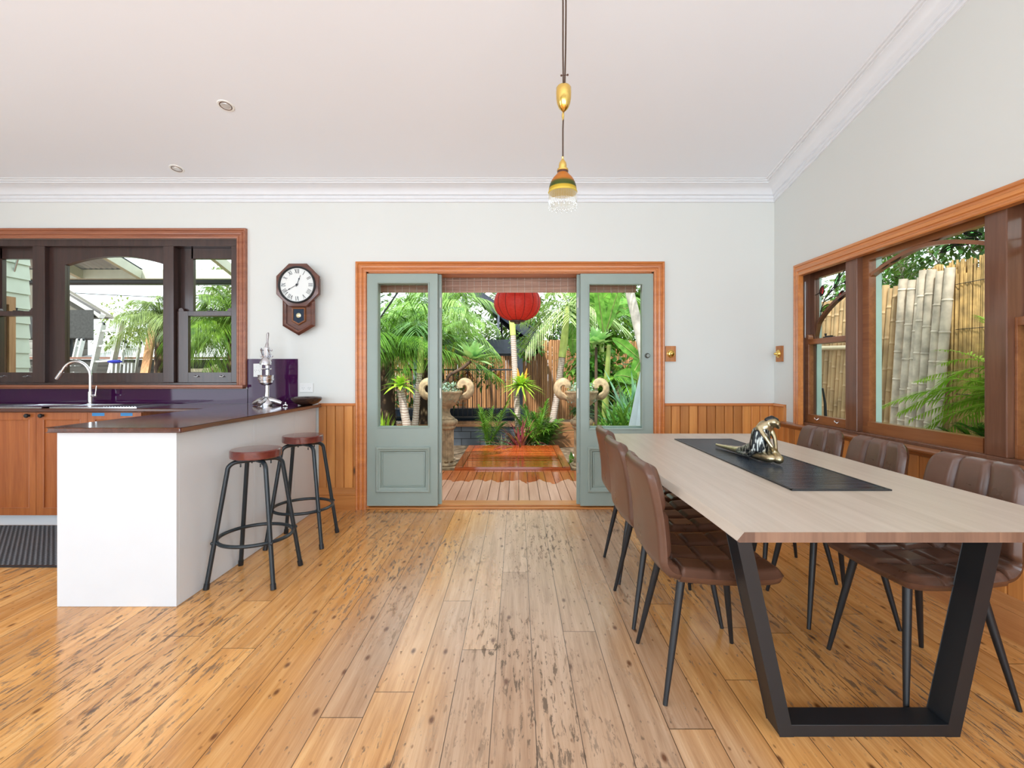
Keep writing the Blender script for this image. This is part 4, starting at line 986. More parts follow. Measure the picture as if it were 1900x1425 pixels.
# wetness is where rain fell beyond the blind: a gloss difference, boards darken where wet
dk = NM('deck_boards_rained_on'); cc_ = dk.co(); sxx = dk.n('SeparateXYZ'); dk.set(sxx.inputs[0], cc_)
wv = dk.co((22, 1.2, 22)); ff = dk.noise(wv, 1, 4, .6)
wet = dk.ramp(dk.math('ADD', sxx.outputs[1], dk.math('MULTIPLY', dk.noise(dk.co((3, 2, 1)), 2, 3), .7)), [(0, (0,)*3), (1, (1,)*3)])
wet = dk.math('GREATER_THAN', dk.math('ADD', sxx.outputs[1], dk.math('MULTIPLY', dk.noise(dk.co((3, 1.4, 1)), 2, 3), .55)), 5.42)
dk.pr(Base_Color=dk.mix(wet, dk.ramp(ff, [(.3, (.42, .21, .13)), (.7, (.62, .38, .27))]), dk.ramp(ff, [(.3, (.30, .07, .02)), (.7, (.50, .15, .05))])), Roughness=dk.math('SUBTRACT', .32, dk.math('MULTIPLY', wet, .24)))
deck(-1.7, 2.0, YB+TH+.07, 5.72, .101, dk.m, 'garden_deck', 'reddish timber deck outside the garden doors, wet at its far edge')
deck(-9.5, -1.72, YB+TH+.07, 7.0, .101, drydeck, 'side_deck', 'timber deck under the patio roof outside the kitchen window')
br = root('deck_bridge', (-.06, 6.6, deckz), 'glossy wet red timber bridge platform with edge boards beyond the deck', 'bridge platform')
m = MB(); y = 5.78
while y < 7.42: m.box(-.68, .56, y, y+(.086 if not 6.15 < y < 6.6 else .052), deckz+.0, deckz+.03); y += .094
m.build('cross_boards', hardx, br, smooth=False)
for xe in (-.78, .565): MB().box(xe, xe+.095, 5.78, 7.45, GZ, deckz+.034).build('edge_board', hard, br, smooth=False, bevel=.003)
MB().box(-.78, .66, 5.74, 5.778, GZ, deckz+.02).build('front_board', hardx, br, smooth=False)
# gravel bed stones
rk = random.Random(3); pebble = plain('pale_pebble', (.62, .58, .50), .7, var=.3, vs=9)
for i in range(16):
    sd = -1 if i % 2 else 1; x = (-.06+sd*rk.uniform(.80, 1.35)); y = rk.uniform(6.4, 7.7); s = rk.uniform(.03, .07)
    if abs(x+.927) < .22 and y < 6.3: continue
    o = MB().ball((x, y, GZ+s*.42), s, 10, 7, (1, rk.uniform(.6, .9), .55)).build('garden_stone', pebble)
    tag(o, 'pale rounded stone on the bed '+('left' if sd < 0 else 'right')+' of the red bridge', 'stone', 'pale stones '+('left' if sd < 0 else 'right')+' of the bridge')
# block wall with timber cap, timber sleepers to the right
bl = NM('blue_grey_blocks'); bt = bl.n('TexBrick'); sx9 = bl.n('SeparateXYZ'); bl.set(sx9.inputs[0], bl.co()); cv9 = bl.n('CombineXYZ', i0=sx9.outputs[0], i1=sx9.outputs[2]); bl.set(bt.inputs['Vector'], cv9.outputs[0])
bt.inputs['Color1'].default_value = (.075, .095, .125, 1); bt.inputs['Color2'].default_value = (.11, .13, .165, 1); bt.inputs['Mortar'].default_value = (.012, .014, .018, 1)
bt.inputs['Scale'].default_value = 1; bt.inputs['Brick Width'].default_value = .33; bt.inputs['Row Height'].default_value = .125; bt.inputs['Mortar Size'].default_value = .006
bl.pr(Base_Color=bt.outputs[0], Roughness=.45)
wl = root('retaining_wall', (-.6, 8.3, GZ), 'low dark blue grey block retaining wall with a timber cap behind the garden plants', 'garden edging')
MB().box(-4.5, .25, 8.2, 8.4, GZ, .215).build('blocks', bl.m, wl, smooth=False)
MB().box(-4.5, .28, 8.16, 8.75, .215, .255).build('timber_cap', wood('wet_brown_cap', (.22, .09, .04), (.40, .20, .10), 'x', .2), wl, smooth=False, bevel=.004)
for i, z in enumerate((GZ, .0, .14)):
    o = MB().box(.42, 2.6, 8.0+i*.12, 8.14+i*.12, z, z+.135).build('timber_sleeper', wood('brown_sleeper', (.14, .06, .025), (.32, .16, .07), 'x', .35), smooth=False, bevel=.005)
    tag(o, ('lowest', 'middle', 'topmost')[i]+' brown timber sleeper of the stepped bed right of the palms', 'sleeper', 'stepped timber sleepers')
# pool fence
pf = root('pool_fence', (-1.2, 8.65, .255), 'black tubular steel pool fence behind the block wall', 'fence')
m = MB(); m.box(-4.5, .02, 8.635, 8.665, 1.205, 1.235).box(-4.5, .02, 8.635, 8.665, .32, .35); m.build('rail', M['black'], pf, smooth=False)
m = MB(); x = -4.45
while x < .0: m.tube([(x, 8.65, .32), (x, 8.65, 1.21)], .008, 6, False); x += .088
tag(m.build('balusters', M['black'], pf, smooth=False), kind='stuff')
for x in (-3.2, -1.68, .01): MB().box(x-.025, x+.025, 8.625, 8.675, .255, 1.26).build('post', M['black'], pf, smooth=False)
# pool side things
pw = MB().box(-4.6, .2, 9.6, 9.9, GZ, .42); tag(pw.build('pool_edge', plain('dark_blue_pool_edge', (.02, .03, .05), .2), smooth=False, bevel=.02), 'dark blue pool edge wall seen through the pool fence', 'pool wall')
bk = NM('orange_brickwork'); b2 = bk.n('TexBrick'); sx8 = bk.n('SeparateXYZ'); bk.set(sx8.inputs[0], bk.co()); cv8 = bk.n('CombineXYZ', i0=sx8.outputs[0], i1=sx8.outputs[2]); bk.set(b2.inputs['Vector'], cv8.outputs[0])
b2.inputs['Color1'].default_value = (.46, .15, .06, 1); b2.inputs['Color2'].default_value = (.60, .24, .10, 1); b2.inputs['Mortar'].default_value = (.40, .30, .22, 1); b2.inputs['Scale'].default_value = 1; b2.inputs['Brick Width'].default_value = .24; b2.inputs['Row Height'].default_value = .08; b2.inputs['Mortar Size'].default_value = .008
bk.pr(Base_Color=b2.outputs[0], Roughness=.8)
p_ = MB().box(W(843, 0, 10.4).x, W(864, 0, 10.4).x, 10.3, 10.6, GZ, 1.02).box(W(841, 0, 10.4).x, W(866, 0, 10.4).x, 10.28, 10.62, 1.02, 1.08)
tag(p_.build('brick_pier', bk.m, smooth=False), 'small orange brick pier behind the pool fence beside the left urn', 'pier')
# slatted bamboo fence at the back
slat = wood('brown_bamboo_slats', (.17, .07, .025), (.50, .27, .12), 'z', .5, board=.06, baxis='x')
fn = root('bamboo_fence', (0, 12.6, GZ), 'tall brown bamboo slat fence across the back of the garden', 'fence')
m = MB(); x = -5.2; rr = random.Random(5)
while x < 6.5:
    h = 2.02+rr.uniform(-.03, .03); m.tube([(x, 12.6+rr.uniform(-.01, .01), GZ), (x+rr.uniform(-.008, .008), 12.6, h)], .032, 6); x += .06
tag(m.build('slats', slat, fn), kind='stuff')
MB().box(-5.2, 6.5, 12.64, 12.70, .3, .4).box(-5.2, 6.5, 12.64, 12.70, 1.5, 1.6).build('rail', M['black'], fn, smooth=False)
# gazebo
gz = root('gazebo', (-.9, 11.0, GZ), 'dark navy timber gazebo with an open hipped roof frame behind the palms', 'gazebo')
gy = 10.6; g = lambda px, py, Y=gy: W(px, py, Y)
xl, xr_ = g(700, 640).x, g(998, 640).x; zb0, zb1 = g(0, 656).z, g(0, 630).z
m = MB().box(xl, xr_, gy, gy+.10, zb0, zb1).box(xl, xr_, gy+3.0, gy+3.1, zb0, zb1).box(xl, xl+.1, gy, gy+3.1, zb0, zb1).box(xr_-.1, xr_, gy, gy+3.1, zb0, zb1).box(xl+.05, xr_-.05, gy+.15, gy+.19, zb0-.05, zb0+.06); m.build('beam', navy, gz, smooth=False)
ap = Vector(((xl+xr_)/2, gy+1.55, g(0, 536).z+.35)); m = MB()
for c_ in ((xl, gy), (xr_, gy), (xl, gy+3.1), (xr_, gy+3.1)): m.bar((c_[0], c_[1], zb1), ap, .07, .22)
for t in (.25, .5, .75):
    for yy in (gy, gy+3.1):
        x = xl+(xr_-xl)*t; a = Vector((x, yy, zb1)); tt = 1-abs(t-.5)*2; m.bar(a, a+(ap-Vector(((xl+xr_)/2, yy, zb1)))*tt*.98, .05, .14)
m.build('rafter', navy, gz, smooth=False)
m = MB(); A = [Vector((xl-.15, gy-.15, zb1+.04)), Vector((xr_+.15, gy-.15, zb1+.04)), Vector((xr_+.15, gy+3.25, zb1+.04)), Vector((xl-.15, gy+3.25, zb1+.04))]; ap2 = ap+Vector((0, 0, .1))
for i in (1,):
    a, b = A[i], A[(i+1) % 4]; m.add([a, b, ap2, a+Vector((0, 0, .05)), b+Vector((0, 0, .05)), ap2+Vector((0, 0, .05))], [(0, 1, 2), (5, 4, 3), (0, 3, 4, 1), (1, 4, 5, 2), (2, 5, 3, 0)])
m.build('roof_sheet', navy, gz, smooth=False)
for px in (962, 706):
    x = g(px, 0).x; MB().box(x-.10, x+.10, gy+.02, gy+.2, GZ, zb0).build('post', navy, gz, smooth=False)
# bamboo roll blind outside, hung from the eave
blm = wood('bamboo_blind_slats', (.26, .12, .07), (.60, .36, .25), 'x', .4, 1.2)
rb = root('roll_blind', (-.15, 4.26, 2.0), 'rolled up brown bamboo blind hanging across the top of the garden doorway', 'blind')
bl0, bl1 = W(672, 0, 4.26).x, W(1180, 0, 4.26).x; zb_, zt_ = W(0, 543, 4.26).z, W(0, 503, 4.26).z
m = MB(); z = zb_; i = 0
while z < zt_: m.box(bl0, bl1, 4.255-(.012 if i % 9 == 8 else 0), 4.262, z, z+.0055); z += .0062; i += 1
m.build('slats', blm, rb, smooth=False)
MB().tube([(bl0, 4.30, zb_+.045), (bl1, 4.30, zb_+.045)], .030, 12).build('roll', blm, rb)
m = MB(); x = bl0+.04
while x < bl1: m.box(x, x+.0025, 4.248, 4.2545, zb_, zt_); x += .066
m.build('stitching', plain('blind_string', (.66, .58, .50), .8), rb, smooth=False)
MB().box(bl0, bl1, 4.24, 4.30, zt_, zt_+.05).build('head_batten', plain('painted_batten', (.55, .45, .38), .5), rb, smooth=False)
# eave beam that carries blind and lantern
MB().box(-2.2, 2.2, 4.20, 4.34, zt_+.05, zt_+.17).box(-2.2, 2.2, 4.60, 4.74, zt_+.05, zt_+.17).box(-2.1, -2.0, 4.18, 4.74, zt_+.05, zt_+.2).box(2.0, 2.1, 4.18, 4.74, zt_+.05, zt_+.2).build('trim_8', plain('eave_beam_paint', (.5, .48, .45), .5), smooth=False)['kind'] = 'structure'
# red lantern
lr = root('paper_lantern', W(960, 566, 4.67), 'round red silk lantern with dark ribs hanging in the garden doorway', 'lantern')
c_ = W(960, 562, 4.67); a_, b_ = .2335, .178; red = leafmat('red_silk', (.50, .018, .012), (.62, .035, .025), rough=.5, tr=.35)
rn = NM('red_silk_cloth'); rv = rn.noise(rn.co((1, 1, 3)), 40, 2); rn.pr(Base_Color=rn.ramp(rv, [(.3, (.70, .045, .028)), (.7, (.85, .10, .06))]), Roughness=.55)
tl_ = rn.n('BsdfTranslucent'); tl_.inputs[0].default_value = (.8, .05, .02, 1); rn.set(rn.o.inputs[0], rn.n('MixShader', i0=.5, i1=rn.p, i2=tl_))
NS = 15; vs = []; fs = []; NT = 24; NU = NS*6
for i in range(NT+1):
    t = -1+2*i/NT; ph = t*PI/2*.86
    for j in range(NU):
        a = 2*PI*j/NU; k = 1-.018*(1-abs(math.cos(a*NS/2)))
        r_ = a_*math.cos(ph)**.8*(1+.0)*(.985+.03*abs(math.sin(a*NS/2)))
        vs.append((c_.x+r_*math.cos(a), c_.y+r_*math.sin(a), c_.z+b_*math.sin(ph)/math.sin(PI/2*.86)))
fs = [(i*NU+j, i*NU+(j+1) % NU, (i+1)*NU+(j+1) % NU, (i+1)*NU+j) for i in range(NT) for j in range(NU)]
MB().add(vs, fs).build('silk_skin', rn.m, lr)
m = MB()
for q in range(NS):
    a = 2*PI*q/NS; m.tube([(c_.x+(a_*math.cos(ph)**.8*.99)*math.cos(a), c_.y+(a_*math.cos(ph)**.8*.99)*math.sin(a), c_.z+b_*math.sin(ph)/math.sin(PI/2*.86)) for ph in [(-1+2*i/16)*PI/2*.86 for i in range(17)]], .0022, 5)
m.build('rib', plain('lantern_rib', (.05, .01, .005), .6), lr)
MB().lathe([(.075, .0), (.078, .012), (.06, .022), (.0001, .022)][::-1], (c_.x, c_.y, c_.z-b_-.014), 24).lathe([(.03, -.02), (.034, 0), (.0001, 0)], (c_.x, c_.y, c_.z-b_-.012), 16).lathe([(.075, 0), (.07, .03), (.0001, .03)], (c_.x, c_.y, c_.z+b_-.01), 24).tube([(c_.x, c_.y, c_.z+b_), (c_.x, c_.y, zt_+.08)], .003, 6).build('cap_and_cord', plain('lantern_cap', (.06, .02, .012), .5), lr)

# ------------------------------------------------------------ urns on fluted pedestals
def make_urn():
    r = root('garden_urn', (0, 0, 0)); b = 0.0
    MB().box(-.165, .165, -.165, .165, 0, .05).box(-.145, .145, -.145, .145, .05, .085).lathe([(.13, .085), (.14, .10), (.13, .115), (.105, .125)], n=24).build('plinth', stone, r, bevel=.008)
    n = 20; vs = []; zz_ = [.12, .15, .48, .51]
    for z in zz_:
        for j in range(n*6):
            a = 2*PI*j/(n*6); fl = .5-.5*math.cos(a*n); rr_ = .098 if z in (.12, .51) else .088+.010*fl; vs.append((rr_*math.cos(a), rr_*math.sin(a), z))
    N_ = n*6; MB().add(vs, [(i*N_+j, i*N_+(j+1) % N_, (i+1)*N_+(j+1) % N_, (i+1)*N_+j) for i in range(3) for j in range(N_)]).build('fluted_shaft', stone, r)
    MB().lathe([(.10, .50), (.118, .515), (.125, .53), (.118, .545), (.14, .56), (.150, .58), (.150, .60), (.135, .615), (.0001, .615)], n=28).build('capital', stone, r, angle=50)
    MB().lathe([(.0001, .61), (.11, .612), (.115, .625), (.10, .64), (.062, .665), (.048, .70), (.052, .735), (.075, .755), (.125, .785), (.175, .835), (.195, .885), (.200, .915), (.215, .930), (.212, .945), (.180, .945), (.165, .90), (.0001, .90)], n=36).build('bowl', stone, r, angle=50)
    for s in (-1, 1):
        m = MB(); pts = []
        for i in range(16):
            t = i/25; a = -PI*.45+t*PI*2.5; q = .095*(1-.72*t); pts.append((s*(.20+.055*1+q*math.cos(a)-.02), 0, .975+q*math.sin(a)+.02*t))
        m.tube([(s*.17, 0, .84), (s*.215, 0, .87)]+pts, [.02, .024]+[.036*(1-.35*i/25) for i in range(26)], 10, sq=1.7)
        m.build('scroll_handle', stone, r)
    m = MB()
    for k in range(9):
        a = 2*PI*k/9; m.ribbon((.09*math.cos(a), .09*math.sin(a), .12), (math.cos(a)*.8, math.sin(a)*.8, 1.0), .10, .06, .5, 4)
    m.build('acanthus_leaf', stone, r)
    return r
u1 = make_urn(); u2 = copy_tree(u1); u1.location = (-.925, 6.02, GZ+.0); u2.location = (.835, 6.02, GZ+.0)
for u in (u1, u2): u.scale = (1.0, 1.0, 1.12)
tag(u1, 'weathered stone urn on fluted pedestal, left of the red bridge', 'urn', 'stone urns flanking the bridge'); tag(u2, 'weathered stone urn on fluted pedestal, right of the red bridge', 'urn', 'stone urns flanking the bridge')
# ------------------------------------------------------------ plants
def P3(m, name, label, cat, parts, loc, group=None):
    r = root(name, loc, label, cat, group)
    for nm, b, mt in parts: b.build(nm, mt, r, smooth=True, angle=60)
    return r
def trailing(x, y, z, n, R_, seed, mat, label):
    q = random.Random(seed); m = MB()
    for i in range(n):
        a = q.uniform(0, 2*PI); rr_ = R_*math.sqrt(q.random()); p = Vector((x+rr_*math.cos(a), y+rr_*math.sin(a), z+q.uniform(-.02, .09)))
        if q.random() < .35: p = Vector((x+R_*1.08*math.cos(a), y+R_*1.08*math.sin(a), z-q.uniform(0, .16)))
        m.ribbon(p, (q.uniform(-1, 1), q.uniform(-1, 1), q.uniform(.1, 1)), q.uniform(.03, .055), .022, .3, 3)
    o = m.build('trailing_plant', mat); return tag(o, label, 'plant')
trailing(-.925, 6.02, .945, 420, .17, 1, G5, 'blue green trailing plant filling the left stone urn')
trailing(.835, 6.02, .945, 420, .17, 2, G5, 'blue green trailing plant filling the right stone urn')
def rosette(m, c, ax, n, L, w, droop, q, el0=.1, el1=1.3, prof=None, fold=.25, seg=5, rnd=.15):
    ax = Vector(ax).normalized(); x = ax.orthogonal().normalized(); y = ax.cross(x)
    for i in range(n):
        t = i/max(1, n-1); a = i*2.39996+q.uniform(-.2, .2); el = el0+(el1-el0)*t+q.uniform(-rnd, rnd)
        d = (x*math.cos(a)+y*math.sin(a))*math.cos(el)+ax*math.sin(el)
        m.ribbon(Vector(c)+d*.01, d, L*q.uniform(.8, 1.1)*(1-.25*t), w*q.uniform(.85, 1.1), droop, seg, 0, prof, fold)
agp = lambda t: (.45+.75*math.sin(PI*min(1, t*1.05))**.8)*(1-t**3.5)+.01
def agave(head, stem, label, L, n, seed, ax=(0, -.2, 1), w=.085):
    q = random.Random(seed); m = MB(); rosette(m, head, ax, n, L, w, .10, q, .25, 1.45, agp, .28)
    s = MB().tube(stem, [.026, .022, .019, .022][:len(stem)] if len(stem) <= 4 else [.024]*len(stem), 10)
    return P3(m, 'agave', label, 'agave', [('leaves', m, GA), ('stem', s, bark)], stem[0])
Y0 = 6.9
agave(W(877, 668, Y0), [Vector((W(815, 0, Y0).x, Y0, GZ)), W(818, 720, Y0), W(835, 695, Y0), W(858, 683, Y0), W(874, 670, Y0)], 'agave rosette on a bare curved stem above the left stone urn', .42, 24, 4, (.35, -.25, 1), .115)
agave(W(1106, 640, 6.6), [Vector((W(1106, 0, 6.6).x, 6.6, GZ)), W(1106, 700, 6.6), W(1106, 644, 6.6)], 'pale green agave rosette on a stem seen through the right door glass', .36, 24, 9, (0, -.2, 1), .12)
def ringed(m, pts, r, n=12, rings=26):
    P = []; Rr = []; k = len(pts)
    for i in range(rings*2):
        t = i/(rings*2-1)*(k-1); a = min(int(t), k-2); f = t-a; P.append(Vector(pts[a])*(1-f)+Vector(pts[a+1])*f)
        rr_ = r[a]*(1-f)+r[a+1]*f; Rr.append(rr_*(1.0 if i % 2 else .93))
    m.tube(P, Rr, n); return m
ringbark = NM('ringed_palm_bark'); v_ = ringbark.co((1, 1, 1)); sz = ringbark.n('SeparateXYZ'); ringbark.set(sz.inputs[0], v_)
wv_ = ringbark.math('SINE', ringbark.math('ADD', ringbark.math('MULTIPLY', sz.outputs[2], 170), ringbark.math('MULTIPLY', ringbark.noise(v_, 8, 2), 9)))
ringbark.pr(Base_Color=ringbark.mix(ringbark.math('MULTIPLY', ringbark.noise(v_, 14, 3), .5), ringbark.ramp(ringbark.math('ADD', ringbark.math('MULTIPLY', wv_, .5), .5), [(.0, (.30, .19, .15)), (.25, (.55, .47, .42)), (.9, (.70, .64, .58))]), (.22, .10, .07)), Roughness=.6)
shaft = plain('yellow_green_crownshaft', (.52, .60, .17), .35, var=.2)
def palm(name, label, trunk, rad, shaft_pts, shaft_r, crown, n, L, ll, lw, mat, seed, el=(.1, 1.1), droop=(.35, .6), hang=.5, nl=26, tmat=None, cat='palm', az=None, group=None, rr=.009, sc=None):
    q = random.Random(seed); f = MB()
    for i in range(n):
        a = (i*2.39996+q.uniform(-.3, .3)) if az is None else az[i % len(az)]+q.uniform(-.15, .15)
        e = el[0]+(el[1]-el[0])*(i/max(1, n-1))+q.uniform(-.1, .1)
        f.frond(crown, a, e, L*q.uniform(.85, 1.1), nl, ll, lw, q.uniform(*droop), hang, rr, q)
    parts = [('fronds', f, mat)]
    if trunk: parts.append(('trunk', ringed(MB(), trunk, rad), tmat or ringbark.m))
    if shaft_pts: parts.append(('crownshaft', MB().tube(shaft_pts, shaft_r, 12), shaft))
    return P3(f, name, label, cat, parts, trunk[0] if trunk else crown, group)
# centre slim palm
Yc = 8.0; g_ = lambda px, py, Y=Yc: W(px, py, Y)
palm('slender_palm', 'slender pale ringed palm in the middle of the garden, directly under the red lantern', [Vector((g_(963, 0).x, Yc, GZ)), g_(961, 780), g_(956, 700), g_(952, 620)], [.062, .056, .054, .05], [g_(952, 622), g_(950, 590), g_(949, 545), g_(948, 500)], [.052, .056, .05, .03], g_(948, 500), 9, 1.0, .42, .016, G1, 21, (.3, 1.2), nl=24)
Yd = 8.7; g2 = lambda px, py: W(px, py, Yd)
palm('slender_palm', 'ringed palm with yellow green crownshaft and spreading pale frond right of the lantern', [Vector((g2(1020, 0).x, Yd, GZ)), g2(1024, 790), g2(1036, 720), g2(1043, 662)], [.075, .07, .064, .062], [g2(1043, 663), g2(1047, 630), g2(1050, 600), g2(1053, 565)], [.072, .076, .06, .04], g2(1054, 565), 9, 1.15, .55, .024, G7, 22, (-.1, .9), (.4, .7), .35, 22, az=[PI*1.15, -.3, PI*1.5, -PI*.25, PI*.85, .3, PI*1.35, .9, 2.1])
# mossy trunk and banana stems
mossy = plain('mossy_grey_bark', (.26, .30, .22), .9, var=.5, vs=30, bump=.8, bs=60)
def bush(name, label, c, rad, n, ls, mat, seed, cat='tree', trunk=None, group=None, lw=.55):
    q = random.Random(seed); m = MB(); cl = [(Vector((q.uniform(-1, 1)*rad[0]*.75, q.uniform(-1, 1)*rad[1]*.75, q.uniform(-1, 1)*rad[2]*.75)), q.uniform(.25, .5)) for _ in range(16)]
    for i in range(n):
        cc2, rr_ = q.choice(cl); d = Vector((q.gauss(0, 1), q.gauss(0, 1), q.gauss(0, 1))).normalized()
        p = Vector(c)+cc2+Vector((d.x*rad[0], d.y*rad[1], d.z*rad[2]))*rr_*q.uniform(.7, 1.1)
        m.ribbon(p, (d.x+q.uniform(-.6, .6), d.y+q.uniform(-.6, .6), d.z*.6+q.uniform(-.7, .5)), ls*q.uniform(.7, 1.3), ls*lw, .2, 2)
    parts = [('foliage', m, mat)]
    if trunk: parts.append(('trunk', MB().tube(trunk, [.09, .07, .05][:len(trunk)], 8), bark))
    return P3(m, name, label, cat, parts, Vector(trunk[0]) if trunk else Vector((c[0], c[1], GZ)), group)
t_ = MB().tube([Vector((W(1100, 0, 9.2).x, 9.2, GZ)), W(1086, 740, 9.2), W(1080, 690, 9.2), W(1082, 640, 9.2), W(1084, 590, 9.2)], [.20, .15, .10, .09, .07], 12)
q = random.Random(31); fo = MB()
for i in range(260):
    fo.ribbon(W(1083, 600, 9.2)+Vector((q.gauss(0, .35), q.gauss(0, .3), q.gauss(.1, .25))), (q.gauss(0, 1), q.gauss(0, 1), q.gauss(0, .8)), .16, .07, .2, 2)
P3(None, 'mossy_tree', 'grey mossy tree trunk between the yellow green palm and right urn', 'tree', [('trunk', t_, mossy), ('foliage', fo, G3)], (W(1092, 0, 9.2).x, 9.2, GZ))
banp = lambda t: (math.sin(PI*min(1, .04+t*.98))**.55)*(1-.15*t)
def banana(label, base, stems, leaves, seed, name='banana_plant', mat=None):
    q = random.Random(seed); m = MB(); s = MB()
    for a, b in stems: s.tube([a, (Vector(a)+Vector(b))/2+Vector((q.uniform(-.04, .04), 0, 0)), b], [.07, .06, .035], 10)
    for p, d, L, w, dr_ in leaves:
        # torn blade: a row of ribs either side of the midrib
        d = Vector(d).normalized(); sd = d.cross(Vector((0, -1, .15))).normalized(); n = 14
        m.ribbon(p, d, L, w, dr_, 14, 0, lambda t: banp(t)*(1+.06*math.sin(t*31)), .16, sd)
        s.tube([Vector(p)+d*L*t+Vector((0, 0, -dr_*L*t*t-.004)) for t in (0, .33, .66, .95)], [.012, .010, .007, .003], 6)
    return P3(None, name, label, 'banana plant', [('leaves', m, mat or G6), ('stems', s, plain('banana_stem', (.24, .30, .08), .4, var=.4, vs=6))], base)
Yb = 8.9; h_ = lambda px, py, Y=Yb: W(px, py, Y)
banana('banana plant with hanging torn leaves left of the right door leaf', Vector((h_(1108, 0).x, Yb, GZ)), [(Vector((h_(1112, 0).x, Yb, GZ)), h_(1100, 600)), (Vector((h_(1120, 0).x, Yb+.2, GZ)), h_(1118, 590, Yb+.2))],
       [(h_(1062, 600), (.0, -.1, -1), .62, .22, 0), (h_(1088, 620), (.35, -.1, -1), .42, .20, 0), (h_(1098, 600), (-.2, -.1, 1), .9, .30, .1), (h_(1100, 590), (.3, -.2, .8), .85, .30, .35), (h_(1105, 590), (.0, -.2, 1), 1.2, .34, .2), (h_(1096, 560), (-.5, 0, .5), .7, .28, .5), (h_(1120, 590), (.6, .1, .8), .9, .32, .4)], 41)
Yg = 7.6; h7 = lambda px, py: W(px, py, Yg)
banana('banana plant with broad arching light leaves seen through the right door glass', Vector((h7(1150, 0).x, Yg, GZ)), [(Vector((h7(1180, 0).x, Yg, GZ)), h7(1172, 700)), (Vector((h7(1188, 0).x, Yg+.2, GZ)), h7(1186, 690)), (Vector((h7(1128, 0).x, Yg+.3, GZ)), h7(1130, 640))],
       [(h7(1186, 665), (-.70, -.1, .62), .62, .20, .12), (h7(1182, 705), (-.62, -.3, .30), .52, .28, .25), (h7(1176, 690), (.5, 0, .95), 1.0, .30, .2), (h7(1180, 590), (-.55, 0, .75), .55, .22, .5), (h7(1126, 610), (.25, -.1, 1), .9, .18, .1), (h7(1120, 620), (-.15, -.1, 1), .95, .18, .1), (h7(1134, 590), (.7, 0, .7), .6, .2, .4), (h7(1195, 640), (.05, -.1, .9), 1.0, .36, .3), (h7(1205, 600), (.5, -.1, .5), .7, .3, .4)], 42)
# leaning pale trunk
Yt = 6.9; g7 = lambda px, py: W(px, py, Yt)
lt = MB().tube([Vector((W(1216, 0, Yt).x, Yt, GZ)), g7(1203, 700), g7(1192, 640), g7(1180, 590), g7(1168, 540), g7(1160, 490)], [.085, .08, .078, .07, .066, .06], 12)
fo = MB(); q = random.Random(8)
for i in range(7): fo.frond(g7(1159, 490), i*2.4, .2+.1*i, 1.0, 18, .4, .022, .5, .5, .008, q)
P3(None, 'leaning_palm', 'leaning palm trunk with pale peeling bark in the right door glass', 'palm', [('trunk', lt, pal_bark), ('fronds', fo, G1)], (W(1216, 0, Yt).x, Yt, GZ))
for nm_, lb_, a_0, a_1, b_0, b_1 in (('garden_bed', 'raised soil bed behind the right urn', 1.25, 2.75, 6.25, 7.75), ('garden_bed', 'raised soil bed under the palms behind the left door leaf', -2.9, -1.35, 6.45, 8.1)):
    tag(MB().prism([(a_0, b_0), (a_1, b_0), (a_1, b_1), (a_0, b_1)], lambda a, b, d: (a, b, d), GZ, .14).build(nm_, soil.m, smooth=False, bevel=.06), lb_, 'garden bed')
# strappy clumps
def clump(name, label, x, y, z, n, L, w, mat, seed, droop=.55, spread=.06, el=(.5, 1.4), cat='plant', group=None, fl=None):
    q = random.Random(seed); m = MB()
    for i in range(n):
        a = q.uniform(0, 2*PI); e = q.uniform(*el); d = (math.cos(a)*math.cos(e), math.sin(a)*math.cos(e), math.sin(e))
        m.ribbon((x+q.uniform(-spread, spread), y+q.uniform(-spread, spread), z), d, L*q.uniform(.7, 1.15), w*q.uniform(.8, 1.2), droop*q.uniform(.6, 1.3), 6, 0, None, .2)
    parts = [('leaves', m, mat)]
    if fl: parts.append(fl)
    return P3(m, name, label, cat, parts, (x, y, z), group)
clump('clivia', 'dark strappy leaved clump with yellow green edges low in the right door glass', W(1158, 0, 6.6).x, 6.6, .14, 140, 1.15, .055, G2, 51, .45, .22, (.6, 1.45))
clump('clivia', 'broad blue green strap leaf clump beside the pale blue cloth, right door glass', W(1176, 0, 6.95).x, 6.95, .14, 60, 1.35, .07, L_('blue_green_strap', (.10, .26, .16), (.24, .44, .30)), 52, .35, .12, (.85, 1.5))
clump('clivia', 'yellow green strap leaf clump behind the nearest dining chair, right door glass', W(1126, 0, 6.35).x, 6.35, .14, 44, .55, .05, G1, 53, .35, .15, (.8, 1.5))
clump('grass_clump', 'bright green grassy shoots low in the left door glass', W(707, 0, 7.3).x, 7.3, .14, 44, .46, .030, G4, 54, .12, .12, (1.0, 1.5))
clump('cordyline', 'burgundy cordyline with arching strap leaves behind the red bridge', W(966, 0, 7.50).x, 7.50, GZ, 56, .84, .036, G8, 55, .45, .03, (.4, 1.45), 'cordyline')
clump('striped_grass', 'cream and green striped grass clump left of the burgundy cordyline', W(934, 0, 7.68).x, 7.68, GZ, 60, .55, .018, G9, 56, .7, .05, (.4, 1.4))
clump('striped_grass', 'fine pale striped grass clump right of the burgundy cordyline', W(990, 0, 7.62).x, 7.62, GZ, 36, .52, .014, G9, 57, .8, .05, (.3, 1.3))
clump('leafy_shoot', 'single bright green broad leaf plant at the foot of right urn', W(1062, 0, 6.3).x, 6.3, GZ, 7, .30, .07, G1, 58, .2, .02, (.5, 1.2))
